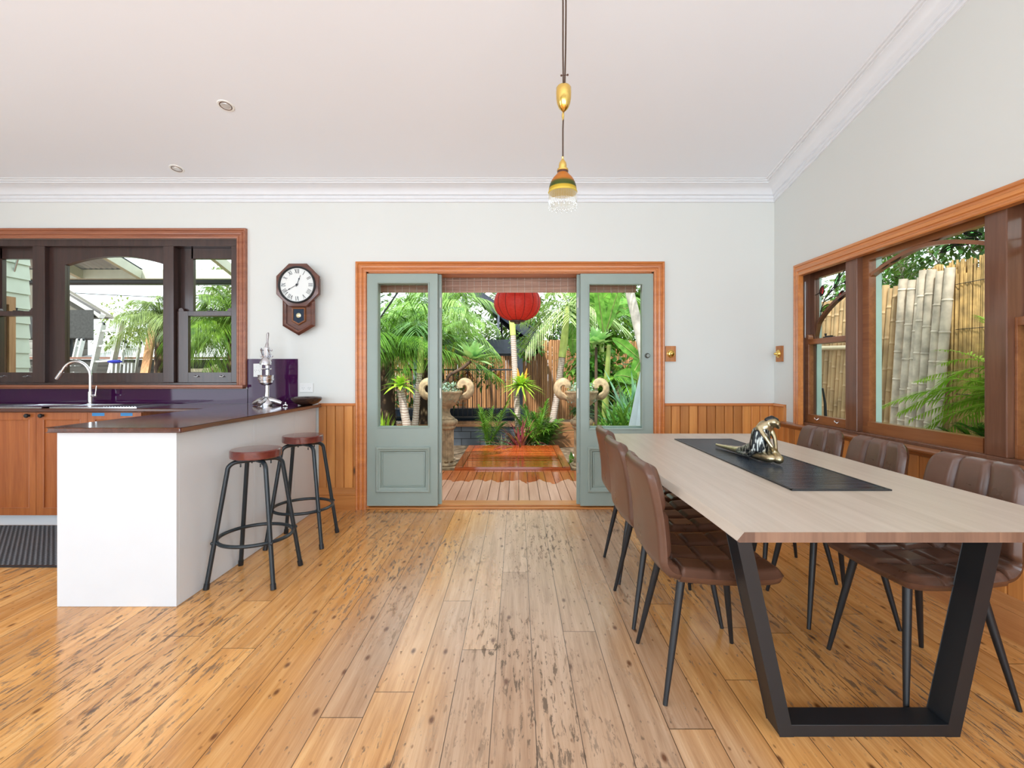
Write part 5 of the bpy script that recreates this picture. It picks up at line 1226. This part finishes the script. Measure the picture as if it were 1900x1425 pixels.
def areca(label, x, y, n, L, ll, lw, mat, seed, el=(1.0, 1.5)):
    q = random.Random(seed); f = MB()
    for i in range(n): f.frond((x+q.uniform(-.05, .05), y+q.uniform(-.05, .05), GZ), i*2.4+q.uniform(-.3, .3), q.uniform(*el), L*q.uniform(.6, 1.1), 18, ll, lw, q.uniform(.15, .4), .45, .007, q)
    return P3(f, 'small_palm', label, 'palm', [('fronds', f, mat)], (x, y, GZ))
areca('small bushy palm with lime stems in front of the block wall', W(905, 0, 7.75).x, 7.75, 13, 1.0, .24, .018, G1, 61)
areca('small leafy palm with pale leaflets right of the centre palm trunk', W(992, 0, 7.85).x, 7.85, 18, .98, .30, .022, G1, 62)
areca('small arching palm to the right of burgundy cordyline, over the sleepers', W(1012, 0, 7.95).x, 7.95, 12, .85, .28, .02, G2, 63)
# bromeliads
def brom(label, c, L, n, mat, seed, stem=None, fl=False, ax=(0, -.15, 1), w=.035):
    q = random.Random(seed); m = MB(); rosette(m, c, ax, n, L, w, .35, q, -.1, 1.3, None, .25)
    parts = [('leaves', m, mat)]
    if stem: parts.append(('trunk', ringed(MB(), stem, [.075, .065, .055][:len(stem)], rings=14), ringbark.m))
    if fl: 
        f = MB()
        for dx in (-.03, .05): f.tube([Vector(c)+Vector((dx, -.03, .02)), Vector(c)+Vector((dx*1.6, -.04, .20)), Vector(c)+Vector((dx*2, -.04, .30))], [.01, .022, .004], 8)
        parts.append(('flower_spike', f, plain('orange_flower', (.75, .28, .03), .5)))
    return P3(m, 'bromeliad', label, 'bromeliad', parts, stem[0] if stem else c)
brom('lime green bromeliad with orange flower spikes on the centre palm', W(967, 716, 7.86), .42, 110, G4, 71, None, True, (0, -.15, 1), .045)
Yl = 6.8
brom('lime leaved plant on a short ringed trunk in the left door glass', W(742, 716, Yl), .33, 24, G4, 72, [Vector((W(760, 0, Yl).x, Yl, GZ)), W(755, 790, Yl), W(743, 722, Yl)], False, (.1, -.2, 1), .085)
brom('small lime bromeliad on the fence beside the agave stem', W(833, 670, 8.4), .22, 22, G4, 73, None, True)
hangm = leafmat('rusty_hanging_leaf', (.30, .07, .03), (.55, .18, .07))
for i, (px, py, lb) in enumerate(((868, 690, 'rusty red bromeliad hanging on the bamboo fence beneath the agave'), (925, 700, 'small rusty hanging plant on the fence left of centre palm'))):
    brom(lb, W(px, py, 9.0), .24, 26, hangm, 74+i, None, False, (0, -1, .2), .05)
for i, (px, py, lb) in enumerate(((830, 725, 'green climber on the pool fence above the left urn'), (905, 690, 'green climber hanging in the middle of the bamboo fence'), (985, 645, 'green climber on the fence beside the gazebo post'))):
    bush('climber', lb, W(px, py, 9.2), (.35, .15, .28), 260, .10, G2, 80+i, 'climber')
# date palms at the left
dia = NM('diamond_scaled_bark'); vd = dia.n('TexVoronoi'); dia.set(vd.inputs['Vector'], dia.co((16, 16, 8))); vd.inputs['Scale'].default_value = 1
dia.pr(Base_Color=dia.ramp(vd.outputs['Distance'], [(.12, (.45, .32, .20)), (.32, (.13, .07, .04)), (.55, (.035, .018, .012))]), Roughness=.85); dia.bump(vd.outputs['Distance'], -.9, .05)
def date(label, px, Y, topy, seed, r, n=26, L=2.0, lean=0, el=(.35, 1.4)):
    x = W(px, 0, Y).x; top = W(px+lean, topy, Y)
    return palm('date_palm', label, [Vector((x, Y, GZ)), (Vector((x, Y, GZ))+top)/2, top], [r*1.15, r, r*1.05], None, None, top+Vector((0, 0, .05)), n, L, .36, .013, G1, seed, el, (.3, .7), .7, 44, dia.m)
date('stout date palm with scaly trunk at the left of the left door glass', 722, 7.6, 655, 91, .125, 26, 1.35, -6)
date('date palm with scaly trunk at the right edge of the left door glass', 790, 8.3, 668, 92, .12, 30, 1.45, -3, (.25, 1.35))
palm('slender_palm', 'slim pale palm leaning beside the urn in the left door glass', [Vector((W(766, 0, 7.5).x, 7.5, GZ)), W(774, 740, 7.5), W(779, 690, 7.5)], [.06, .05, .045], [W(779, 692, 7.5), W(781, 650, 7.5), W(782, 625, 7.5)], [.055, .05, .03], W(782, 622, 7.5), 8, 1.3, .45, .024, G2, 93, (.2, 1.2), nl=18)
palm('date_palm', 'pale fronded palm crown filling the upper left of the garden doorway', [Vector((W(812, 0, 9.3).x, 9.3, GZ)), W(812, 640, 9.3), W(812, 575, 9.3)], [.13, .12, .12], None, None, W(814, 575, 9.3), 26, 1.35, .42, .014, leafmat('light_feathery_green', (.14, .32, .04), (.38, .60, .18)), 94, (-.15, 1.3), (.35, .7), .9, 44, dia.m)
# understorey and back planting
B = [((-3.6, 9.0, .5), (.8, .6, .7), 700, .16, G3, 'dark leafy shrub behind the left door glass palms'),
     ((-2.7, 10.2, .7), (.9, .6, .9), 700, .16, G3, 'dark green shrub by the pool, left door glass'),
     ((1.75, 9.6, .4), (.6, .5, .7), 800, .15, G3, 'dark green shrub behind the right urn'),
     ((1.6, 8.6, 1.1), (.5, .4, .5), 500, .20, G2, 'leafy green shrub above the right urn'),
     ((2.3, 8.6, .6), (.7, .5, .8), 800, .18, G2, 'leafy shrub behind the strap leaf clumps, right door glass'),
     ((3.3, 9.5, 1.2), (.9, .6, 1.2), 900, .20, G3, 'tall dark shrub at the far right of the garden')]
for i, (c, rd, n, ls, mt, lb) in enumerate(B): bush('shrub', lb, c, rd, n, ls, mt, 100+i, 'shrub')
BT = [((.4, 14.8, 2.6), (1.7, 1.2, 1.4), 2600, .20, G3, 'dark round tree beyond the bamboo fence behind the gazebo'),
      ((2.6, 15.0, 3.0), (1.8, 1.2, 1.9), 2600, .24, G2, 'tall green tree beyond the fence right of the lantern'),
      ((5.2, 14.6, 2.8), (1.9, 1.2, 2.0), 2200, .26, G2, 'bright green tree beyond the fence at the far right'),
      ((-2.6, 14.8, 2.7), (1.7, 1.2, 1.5), 2200, .22, G3, 'dark tree beyond the fence behind the left palms'),
      ((-5.2, 14.2, 3.0), (1.9, 1.2, 1.9), 2200, .24, G3, 'large dark tree beyond the fence at the far left of the garden'),
      ((1.9, 11.3, 1.9), (.8, .6, .9), 1100, .20, G1, 'bright green bush between gazebo and banana plants')]
for i, (c, rd, n, ls, mt, lb) in enumerate(BT): bush('tree', lb, c, rd, n, ls, mt, 120+i, 'tree', [(c[0], c[1], GZ), (c[0]+.1, c[1], c[2]*.6), (c[0], c[1], c[2])])
palm('fan_palm', 'feathery palm high behind the lantern on the right', [Vector((W(1085, 0, 10.2).x, 10.2, GZ)), W(1088, 640, 10.2), W(1090, 560, 10.2)], [.10, .09, .08], None, None, W(1090, 556, 10.2), 16, 1.6, .5, .03, G1, 95, (-.2, 1.2), nl=26)
palm('fan_palm', 'feathery palm low in the middle of the right door glass', [Vector((W(1150, 0, 7.9).x, 7.9, GZ)), W(1150, 740, 7.9), W(1150, 715, 7.9)], [.07, .06, .06], None, None, W(1150, 712, 7.9), 14, .62, .24, .02, G1, 96, (.0, 1.2), nl=18)
# cloth, thin pole
cl = MB(); pts = [(1190, 658, .015), (1190, 690, .05), (1187, 730, .09), (1184, 770, .12), (1182, 800, .15)]
vs = []; nn_ = 24
for px, py, r_ in pts:
    c = W(px+6, py, 5.7)
    for j in range(nn_): a = 2*PI*j/nn_; k = 1+.18*math.sin(a*6); vs.append((c.x+r_*k*math.cos(a), c.y+r_*k*math.sin(a), c.z))
last = W(1187, 0, 5.7)
for j in range(nn_): a = 2*PI*j/nn_; k = 1+.2*math.sin(a*6); vs.append((last.x+.04+.19*k*math.cos(a), 5.7+.19*k*math.sin(a), GZ+.002))
cl.add(vs, [(i*nn_+j, i*nn_+(j+1) % nn_, (i+1)*nn_+(j+1) % nn_, (i+1)*nn_+j) for i in range(len(pts)) for j in range(nn_)]+[tuple(range(nn_))])
tag(cl.build('draped_cloth', plain('pale_blue_cloth', (.58, .70, .74), .8)), 'pale blue cloth hanging in folds at the edge of the right door glass', 'cloth')
tag(MB().tube([W(690, 612, 6.2), W(741, 538, 6.2), W(790, 467, 6.2)], .012, 8).tube([W(690, 612, 6.2), Vector((W(690, 0, 6.2).x-.05, 6.2, GZ))], .012, 8).build('thin_pole', M['black']), 'thin black pole slanting across the palm fronds in the left door glass', 'pole')
gc = MB().box(W(767, 0, 10).x, W(779, 0, 10).x, 10, 10.2, GZ, 1.62)
tag(gc.build('grey_post', plain('pale_grey_metal', (.40, .48, .56), .4), smooth=False), 'pale grey post between the palms in the left door glass', 'post')
# ------------------------------------------------------------ outside the right window: screens, ferns, tree
def culm(m, a, b, r, q, n=9):
    a = Vector(a); b = Vector(b); L = (b-a).length; P = [a]; Rr = [r]; t = q.uniform(.04, .2)
    while t < L-.05:
        c = a+(b-a)*(t/L)
        for dt, k in ((-.022, 1.0), (-.007, 1.01), (-.003, 1.10), (.003, 1.08), (.008, .96), (.03, 1.0)): P.append(c+(b-a)*(dt/L)); Rr.append(r*k)
        t += q.uniform(.20, .30)
    P.append(b); Rr.append(r*.97); return m.tube(P, Rr, n)
XF = 3.38
tanb = plain('tan_bamboo', (.50, .33, .17), .45, var=.25, vs=5); whb = plain('whitish_weathered_bamboo', (.62, .52, .42), .7, var=.3, vs=11, bump=.3, bs=90); cane = plain('fine_cane', (.46, .29, .11), .6, var=.4, vs=12)
q = random.Random(12)
fr_ = root('bamboo_screen', (XF, 4.6, GZ), 'tan bamboo pole screen at the far end beyond the side window', 'screen')
y = 5.6; i = 0
while y > 4.02:
    m = MB(); culm(m, (XF+.02, y+.16, GZ), (XF+.02+q.uniform(-.01, .01), y-.02, 1.97+q.uniform(-.03, .03)), .030, q); m.build('pole', tanb, fr_); y -= .062; i += 1
MB().tube([(XF-.05, 4.28, 1.42), (XF-.05, 5.4, 1.46)], .024, 10).build('cross_pole', plain('pale_cross_pole', (.72, .58, .38), .5), fr_)
fw = root('bamboo_screen', (XF, 3.8, GZ), 'whitish weathered thick bamboo pole screen in the middle of the side window', 'screen')
y = 4.0; 
while y > 3.56:
    m = MB(); culm(m, (XF-.03, y+.18, GZ), (XF-.03+q.uniform(-.01, .01), y+q.uniform(-.02, .02), 1.99+q.uniform(-.03, .04)), .034, q); m.build('pole', whb, fw); y -= .066
fc = root('cane_screen', (XF, 2.6, GZ), 'fine yellow cane screen behind the fern in the side window', 'screen')
y = 3.93; m = MB(); i = 0
while y > .3:
    for lay in (0, .022): m.tube([(XF+.04+lay+q.uniform(-.006, .006), y+.05+q.uniform(-.005, .005), GZ), (XF+.04+lay+q.uniform(-.006, .006), y+q.uniform(-.005, .005), 2.0+q.uniform(-.07, .07))], q.uniform(.006, .010), 5)
    y -= .0105
tag(m.build('canes', cane, fc), kind='stuff')
m = MB()
for z in (.5, 1.0, 1.5, 1.85): m.tube([(XF+.025, .3, z), (XF+.025, 3.6, z+.02)], .0025, 5)
m.build('binding_wire', M['black'], fc)
MB().tube([(XR+.16, 3.88, 1.06), (XR+.32, 3.87, 1.05), (XR+.34, 3.87, .93), (XR+.345, 3.87, .80)], [.006, .008, .010, .012], 8).box(XR+.155, XR+.17, 3.85, 3.91, 1.0, 1.1).build('x', M['black'])
o = bpy.data.objects['x']; o.name = 'wall_hook'; tag(o, 'black iron hook bracket outside the left sash of the side window', 'hook')
# fern / cycad by the centre pane
def fern(label, c, n, L, ll, lw, mat, seed, el, az):
    q = random.Random(seed); f = MB()
    for i in range(n): f.frond(c, q.uniform(*az), q.uniform(*el), L*q.uniform(.75, 1.15), 30, ll, lw, q.uniform(.3, .75), .25, .006, q)
    s = MB().tube([Vector((c[0], c[1], GZ)), Vector(c)], [.09, .07], 10)
    return P3(f, 'tree_fern', label, 'fern', [('fronds', f, mat), ('trunk', s, bark)], (c[0], c[1], GZ))
fern('bright lime fern fronds arching across the right side of the big side window', (3.0, 2.60, 1.0), 34, .90, .16, .012, G4, 201, (.2, 1.4), (1.1, 2.0))
fern('dark green fern low in the corner of the big side window', (3.03, 2.78, .55), 46, .56, .13, .013, G2, 202, (.0, 1.3), (.9, 2.3))
fern('mid green fern beside the weathered poles outside the side window', (3.08, 3.0, .50), 26, .52, .12, .012, G1, 203, (.2, 1.3), (.7, 2.4))
fern('green fern outside the nearest sash of the side window', (3.0, 1.8, .6), 26, .6, .13, .014, G2, 204, (.1, 1.3), (1.0, 2.2))
for i, (c, rd, n, lb) in enumerate((((4.4, 3.7, 2.55), (.7, 1.1, .65), 1900, 'leafy tree with bare twigs above the bamboo screens'), ((4.6, 5.6, 2.5), (.8, 1.2, .8), 1700, 'green tree above the tan bamboo screen in the left sash'), ((4.6, 1.8, 2.6), (.8, 1.2, .8), 1300, 'tree over the cane screen near the camera'))):
    b_ = bush('tree', lb, c, rd, n*4, .075, G3 if i != 1 else G2, 210+i, 'tree', [(c[0], c[1], GZ), (c[0]+.1, c[1], c[2]*.6), (c[0], c[1], c[2])])
    q = random.Random(220+i); tw = MB()
    for k in range(22):
        p = Vector(c)+Vector((q.uniform(-.4, .1)*rd[0], q.uniform(-.8, .8)*rd[1], -.7*rd[2])); d = Vector((q.uniform(-.5, .2), q.uniform(-.5, .5), q.uniform(.5, 1))); tw.tube([p, p+d*.45, p+d*.8+Vector((0, q.uniform(-.2, .2), .1))], [.010, .006, .003], 5)
    tw.build('twigs', plain('grey_twig', (.45, .40, .36), .7), b_)

# ------------------------------------------------------------ outside the kitchen window
Yp = 6.5
pr = root('patio_roof', (-6.5, 5.5, 2.5), 'patio roof of pale beams and corrugated sheet outside the kitchen window', 'roof')
cream = plain('pale_cream_beam', (.55, .56, .46), .5); gutter = plain('dark_gutter', (.030, .032, .036), .4)
rz = lambda y: 2.62+.276*(Yp-y)
m = MB().box(-9.6, W(600, 0, Yp).x, Yp, Yp+.07, W(0, 517, Yp).z, W(0, 500, Yp).z); m.build('fascia_beam', cream, pr, smooth=False)
MB().box(-9.6, W(600, 0, Yp).x, Yp+.075, Yp+.20, W(0, 527, Yp).z+.015, W(0, 516, Yp).z).build('gutter', gutter, pr, smooth=False, bevel=.02)
xr0 = W(262, 0, Yp).x
for k, x in enumerate((-8.6, -7.4, W(150, 0, Yp).x, xr0-.02, W(440, 0, Yp).x, W(600, 0, Yp).x)):
    MB().bar((x, YB+TH+.02, rz(YB+TH)-.07), (x, Yp, rz(Yp)-.07), .06, .12).build('rafter', cream, pr, smooth=False)
m = MB(); xs = [-9.6+i*.02 for i in range(int((xr0+9.6)/.02)+1)]
vs = []; 
for y in (YB+TH+.02, Yp+.1):
    for zz2 in (0, .012):
        for x in xs: vs.append((x, y, rz(y)+.012+.009*math.sin(x*2*PI/.076)+zz2))
n = len(xs); m.add(vs, [(i, i+1, 2*n+i+1, 2*n+i) for i in range(n-1)]+[(n+i, 3*n+i, 3*n+i+1, n+i+1) for i in range(n-1)]+[(2*n+i, 2*n+i+1, 3*n+i+1, 3*n+i) for i in range(n-1)])
m.build('corrugated_sheet', plain('galvanised_sheet', (.45, .50, .55), .35, .4), pr)
for x in (-9.5, W(600, 0, Yp).x): MB().box(x-.05, x+.05, Yp, Yp+.07, GZ, 2.5).build('post', cream, pr, smooth=False)
# weatherboard wing with its own window
ww = root('weatherboard_wing', (-5.3, 5.0, GZ), 'pale green weatherboard wing of the house at the far left window', 'house wing')
xw = -5.02; ye = W(0, 0, 1).y*0+abs(xw)*F/(VX-57); m = MB(); z = GZ
while z < 3.2:
    m.add([(xw, 4.2, z), (xw, ye, z), (xw-.018, ye, z+.15), (xw-.018, 4.2, z+.15), (xw-.05, 4.2, z), (xw-.05, ye, z), (xw-.05, ye, z+.15), (xw-.05, 4.2, z+.15)], [(0,1,2,3),(7,6,5,4),(0,4,5,1),(1,5,6,2),(2,6,7,3),(3,7,4,0)]); z += .15
m.box(xw-.5, xw-.05, 4.2, ye, GZ, 3.2)
m.build('weatherboards', plain('pale_green_weatherboard', (.60, .68, .58), .5, var=.05), ww, smooth=False)
yw1 = abs(xw)*F/(VX-23); m = MB()
m.box(xw-.02, xw+.035, yw1-.06, yw1, .3, 1.93).box(xw-.02, xw+.035, 4.2, yw1-.06, 1.85, 1.93)
fo_ = m.build('window_frame', wood('outdoor_cedar_frame', (.26, .12, .05), (.50, .30, .15), 'z', .5), ww, smooth=False)
MB().box(xw-.01, xw+.02, 4.2, yw1-.07, .3, 1.85).build('dark_window', plain('brown_dark_glass', (.10, .05, .03), .15), ww, smooth=False)
tag(MB().tube([W(-6, 610, 4.75), W(36, 470, 4.6)], .010, 8).build('stay_rod', M['steel']), 'slanting metal rod outside the far left kitchen window', 'rod')
# neighbour's house
nb = root('neighbour_house', (-11, 11.5, GZ), 'dark neighbouring house with gable roof and hanging dark panel, left in kitchen window', 'house')
Yn = 11.0; n_ = lambda px, py, Y=Yn: W(px, py, Y)
nbw = NM('grey_weatherboard'); sz_ = nbw.n('SeparateXYZ'); nbw.set(sz_.inputs[0], nbw.co()); fr2 = nbw.math('FRACT', nbw.math('DIVIDE', nbw.math('ADD', sz_.outputs[2], 5.0), .16))
nbw.pr(Base_Color=nbw.ramp(fr2, [(.0, (.06, .055, .05)), (.12, (.25, .24, .22)), (1, (.32, .31, .29))]), Roughness=.8)
x1_ = n_(163, 0).x
m = MB(); zt9 = n_(0, 575).z; m.prism([(-14.5, Yn), (x1_, Yn), (x1_*1.32, Yn*1.30), (-19, Yn*1.30)], lambda a, b, d: (a, b, d), GZ, zt9); m.build('wall', nbw.m, nb, smooth=False)
e1, e0 = n_(193, 588), n_(70, 513); e2 = Vector((e0.x-(e1.x-e0.x)*.9, Yn, e1.z+.2))
m = MB(); m.prism([(e1.x, e1.z), (e0.x, e0.z), (e0.x-2.5, e1.z-.1)], lambda a, b, d: (a, d, b), Yn+.02, Yn+.35); m.build('gable', plain('dark_gable', (.14, .125, .10), .8), nb, smooth=False)
m = MB().bar((e1.x+.05, Yn-.1, e1.z), (e0.x, Yn-.1, e0.z+.02), .14, .10); m.build('barge_board', plain('pale_barge_board', (.62, .60, .56), .6), nb, smooth=False)
m = MB(); m.add([(e1.x+.1, Yn-.2, e1.z+.05), ((e1.x+.1)*1.3, Yn*1.28, e1.z+.4), (e0.x*1.3, Yn*1.28, e0.z+.4), (e0.x, Yn-.2, e0.z+.08), (e1.x+.1, Yn-.2, e1.z+.10), ((e1.x+.1)*1.3, Yn*1.28, e1.z+.45), (e0.x*1.3, Yn*1.28, e0.z+.45), (e0.x, Yn-.2, e0.z+.13)], [(3,2,1,0),(4,5,6,7),(0,1,5,4),(1,2,6,5),(2,3,7,6),(3,0,4,7)]); m.build('roof', plain('grey_roof', (.12, .11, .11), .7), nb, smooth=False)
Yn2 = 10.2; a, b = W(95, 575, Yn2), W(174, 627, Yn2)
MB().prism([(a.x-1.0, Yn2), (b.x, Yn2), (b.x*Yn/Yn2, Yn-.002), (a.x-1.2, Yn-.002)], lambda a, b, d: (a, b, d), b.z, a.z).build('dark_panel', plain('charcoal_panel', (.035, .034, .033), .6, var=.3, vs=20), nb, smooth=False)
x_ = W(130, 0, 10.6).x; MB().tube([(x_, 10.6, GZ), (x_, 10.6, b.z+.02)], .05, 10).build('downpipe', M['black'], nb)
# sheds and dark fence beyond
fd = root('dark_fence', (-6, 8.6, GZ), 'dark weathered paling fence below the kitchen window view', 'fence')
dkp = wood('dark_palings', (.02, .018, .016), (.07, .062, .055), 'x', .7); m = MB(); z = GZ
while z < 1.40: m.box(-10.2, -2.6, 8.6, 8.625, z, z+.112); z += .118
m.build('boards', dkp, fd, smooth=False); MB().box(-10.2, -2.6, 8.56, 8.68, 1.42, 1.455).build('capping', plain('brown_capping', (.20, .09, .06), .6), fd, smooth=False)
sh = root('shed', (-7.5, 12.2, GZ), 'long low shed with pale corrugated roof beyond the dark fence', 'shed')
x0, x1s = W(150, 0, 10.5).x, W(440, 0, 10.5).x
m = MB().box(x0, x1s+1.2, 10.5, 15, GZ, 1.40); m.build('wall', dkp, sh, smooth=False)
m = MB(); vs = []; xs = [x0-.2+i*.04 for i in range(int((x1s+1.6-x0)/.04))]
for y, z in ((10.35, 1.44), (14.5, 2.22)):
    for t in (0, .02):
        for x in xs: vs.append((x, y, z+t+.012*math.sin(x*2*PI/.16)))
n = len(xs); m.add(vs, [(i, i+1, 2*n+i+1, 2*n+i) for i in range(n-1)]+[(n+i, 3*n+i, 3*n+i+1, n+i+1) for i in range(n-1)]+[(i, n+i, n+i+1, i+1) for i in range(n-1)])
m.build('roof', plain('pale_corrugated_roof', (.66, .64, .66), .4, .2, .15, 4), sh)
lowr = root('carport', (-5.6, 9.4, GZ), 'small cream framed carport low in the right kitchen sash', 'carport')
xa, xb = W(345, 0, 8.2).x, W(388, 0, 8.2).x
MB().box(xa-.3, xb-.1, 8.2, 8.5, 1.18, 1.24).box(xa-.3, xb-.1, 8.2, 8.5, 1.10, 1.17).build('roof', plain('cream_frame', (.62, .56, .42), .6), lowr, smooth=False)
MB().box(xa-.25, xb-.15, 8.22, 8.45, GZ, 1.10).build('blue_door', plain('blue_grey_door', (.22, .34, .44), .5), lowr, smooth=False)
MB().box(xb-.10, xb+.02, 8.2, 8.5, GZ, 1.25).build('post', plain('cream_post', (.66, .60, .48), .6), lowr, smooth=False)
lampc = W(399, 683, 8.3); tag(MB().ball(lampc, .065, 14, 10).tube([lampc-Vector((0, 0, .06)), Vector((lampc.x, lampc.y, GZ))], .015, 8).build('garden_light', plain('cream_globe', (.70, .60, .38), .4)), 'cream globe garden light on a post, low in the right kitchen sash', 'garden light')
# ladders
def ladder(label, bl, br_, tl, tr, n, w=.10, t=.045, foot=True):
    r = root('aluminium_ladder', bl, label, 'ladder'); bl, br_, tl, tr = map(Vector, (bl, br_, tl, tr))
    for a, b in ((bl, tl), (br_, tr)): MB().bar(a, b, t, w, (0, -1, 0)).build('side_rail', alum, r, smooth=False, bevel=.003)
    for i in range(n):
        f = (i+.5)/n; MB().bar(bl+(tl-bl)*f, br_+(tr-br_)*f, .05, .03, (0, 0, 1)).build('rung', alum, r, smooth=False)
    for p in (tl, tr): MB().ball(p, .035, 10, 6).build('end_cap', M['black'], r)
    return r
gx = lambda px, Y: W(px, 0, Y).x
ladder('wide aluminium extension ladder leaning to the right behind the kitchen tap', (gx(140, 7.6), 7.6, GZ), (gx(174, 7.6), 7.6, GZ), W(191, 601, 8.2), W(226, 598, 8.2), 8)
ladder('narrow aluminium ladder leaning behind the palm in the kitchen window', (gx(204, 7.7), 7.7, GZ), (gx(228, 7.7), 7.7, GZ), W(232, 634, 8.3), W(260, 636, 8.3), 7, .05, .022)
ladder('pale ladder leaning against the dark neighbouring house', (gx(104, 9.2), 9.2, GZ), (gx(112, 9.2), 9.2, GZ), W(146, 630, 9.9), W(154, 630, 9.9), 7, .09, .03)
st = root('step_ladder', (gx(212, 7.2), 7.2, GZ), 'folded aluminium step ladder with blue cloth on top at the window bottom', 'step ladder')
for i, dx in enumerate((0, .05, .16, .20, .24)): MB().bar((gx(200, 7.2)+dx, 7.2+i*.02, GZ), (gx(205, 7.2)+dx, 7.25+i*.02, W(0, 673, 7.2).z), .03, .05, (0, -1, 0)).build('rail', alum, st, smooth=False)
m = MB()
for i in range(5): m.box(gx(201, 7.2), gx(222, 7.2), 7.19, 7.24, i*.24+.05, i*.24+.09)
m.build('tread', alum, st, smooth=False)
ctop = W(213, 671, 7.22); tag(MB().ball(ctop, .10, 16, 10, (1.1, .6, .26)).build('blue_cloth', plain('blue_cloth', (.03, .05, .62), .7, bump=.5, bs=30)), 'bright blue cloth lying on the folded step ladder', 'cloth')
tag(MB().bar((gx(244, 7.5), 7.5, GZ), W(285, 600, 8.5), .14, .05, (0, -1, .2)).build('timber_plank', wood('orange_plank', (.46, .20, .08), (.70, .38, .19), 'z', .6), smooth=False, bevel=.003), 'orange timber plank leaning against the fence beside the ladders', 'plank')
tag(MB().tube([W(70, 540, 11.5), W(180, 546, 12.5), W(330, 553, 14)], .010, 6).tube([W(330, 553, 14), W(520, 548, 15)], .010, 6).build('power_line', M['black']), 'thin overhead power line crossing the sky in the kitchen window', 'cable')
# palms and trees in the kitchen window
Yk = 8.05
olive = leafmat('olive_frond', (.10, .15, .035), (.26, .34, .10)); 
palm('date_palm', 'olive green palm with drooping fronds at the right of the centre kitchen pane', [Vector((gx(296, Yk), Yk, GZ)), W(298, 650, Yk), W(300, 600, Yk)], [.10, .09, .09], None, None, W(300, 592, Yk), 26, .82, .30, .013, olive, 301, (-.1, 1.35), (.35, .8), .9, 34, dia.m)
palm('date_palm', 'lush palm with arching green fronds filling the right kitchen sash', [Vector((gx(436, 7.0), 7.0, GZ)), W(436, 620, 7.0), W(436, 595, 7.0)], [.11, .10, .10], None, None, W(436, 590, 7.0), 34, .98, .36, .014, leafmat('lush_frond', (.035, .10, .008), (.20, .34, .04)), 302, (-.5, 1.25), (.3, .7), .8, 44, dia.m)
bush('tree', 'grey green tree top at the upper right of the kitchen window', (W(420, 0, 13).x, 13, W(0, 560, 13).z), (1.2, .8, .9), 1900, .12, leafmat('grey_green_leaf', (.10, .13, .05), (.24, .28, .12)), 303, 'tree', [(W(420, 0, 13).x, 13, GZ), (W(420, 0, 13).x, 13, 2.3)])
bush('tree', 'distant yellow green tree behind the ladders', (W(236, 0, 15).x, 15, W(0, 602, 15).z), (1.0, .7, .75), 1500, .12, leafmat('yellow_olive_leaf', (.16, .20, .04), (.36, .40, .12)), 304, 'tree', [(W(236, 0, 15).x, 15, GZ), (W(236, 0, 15).x, 15, 2.0)])
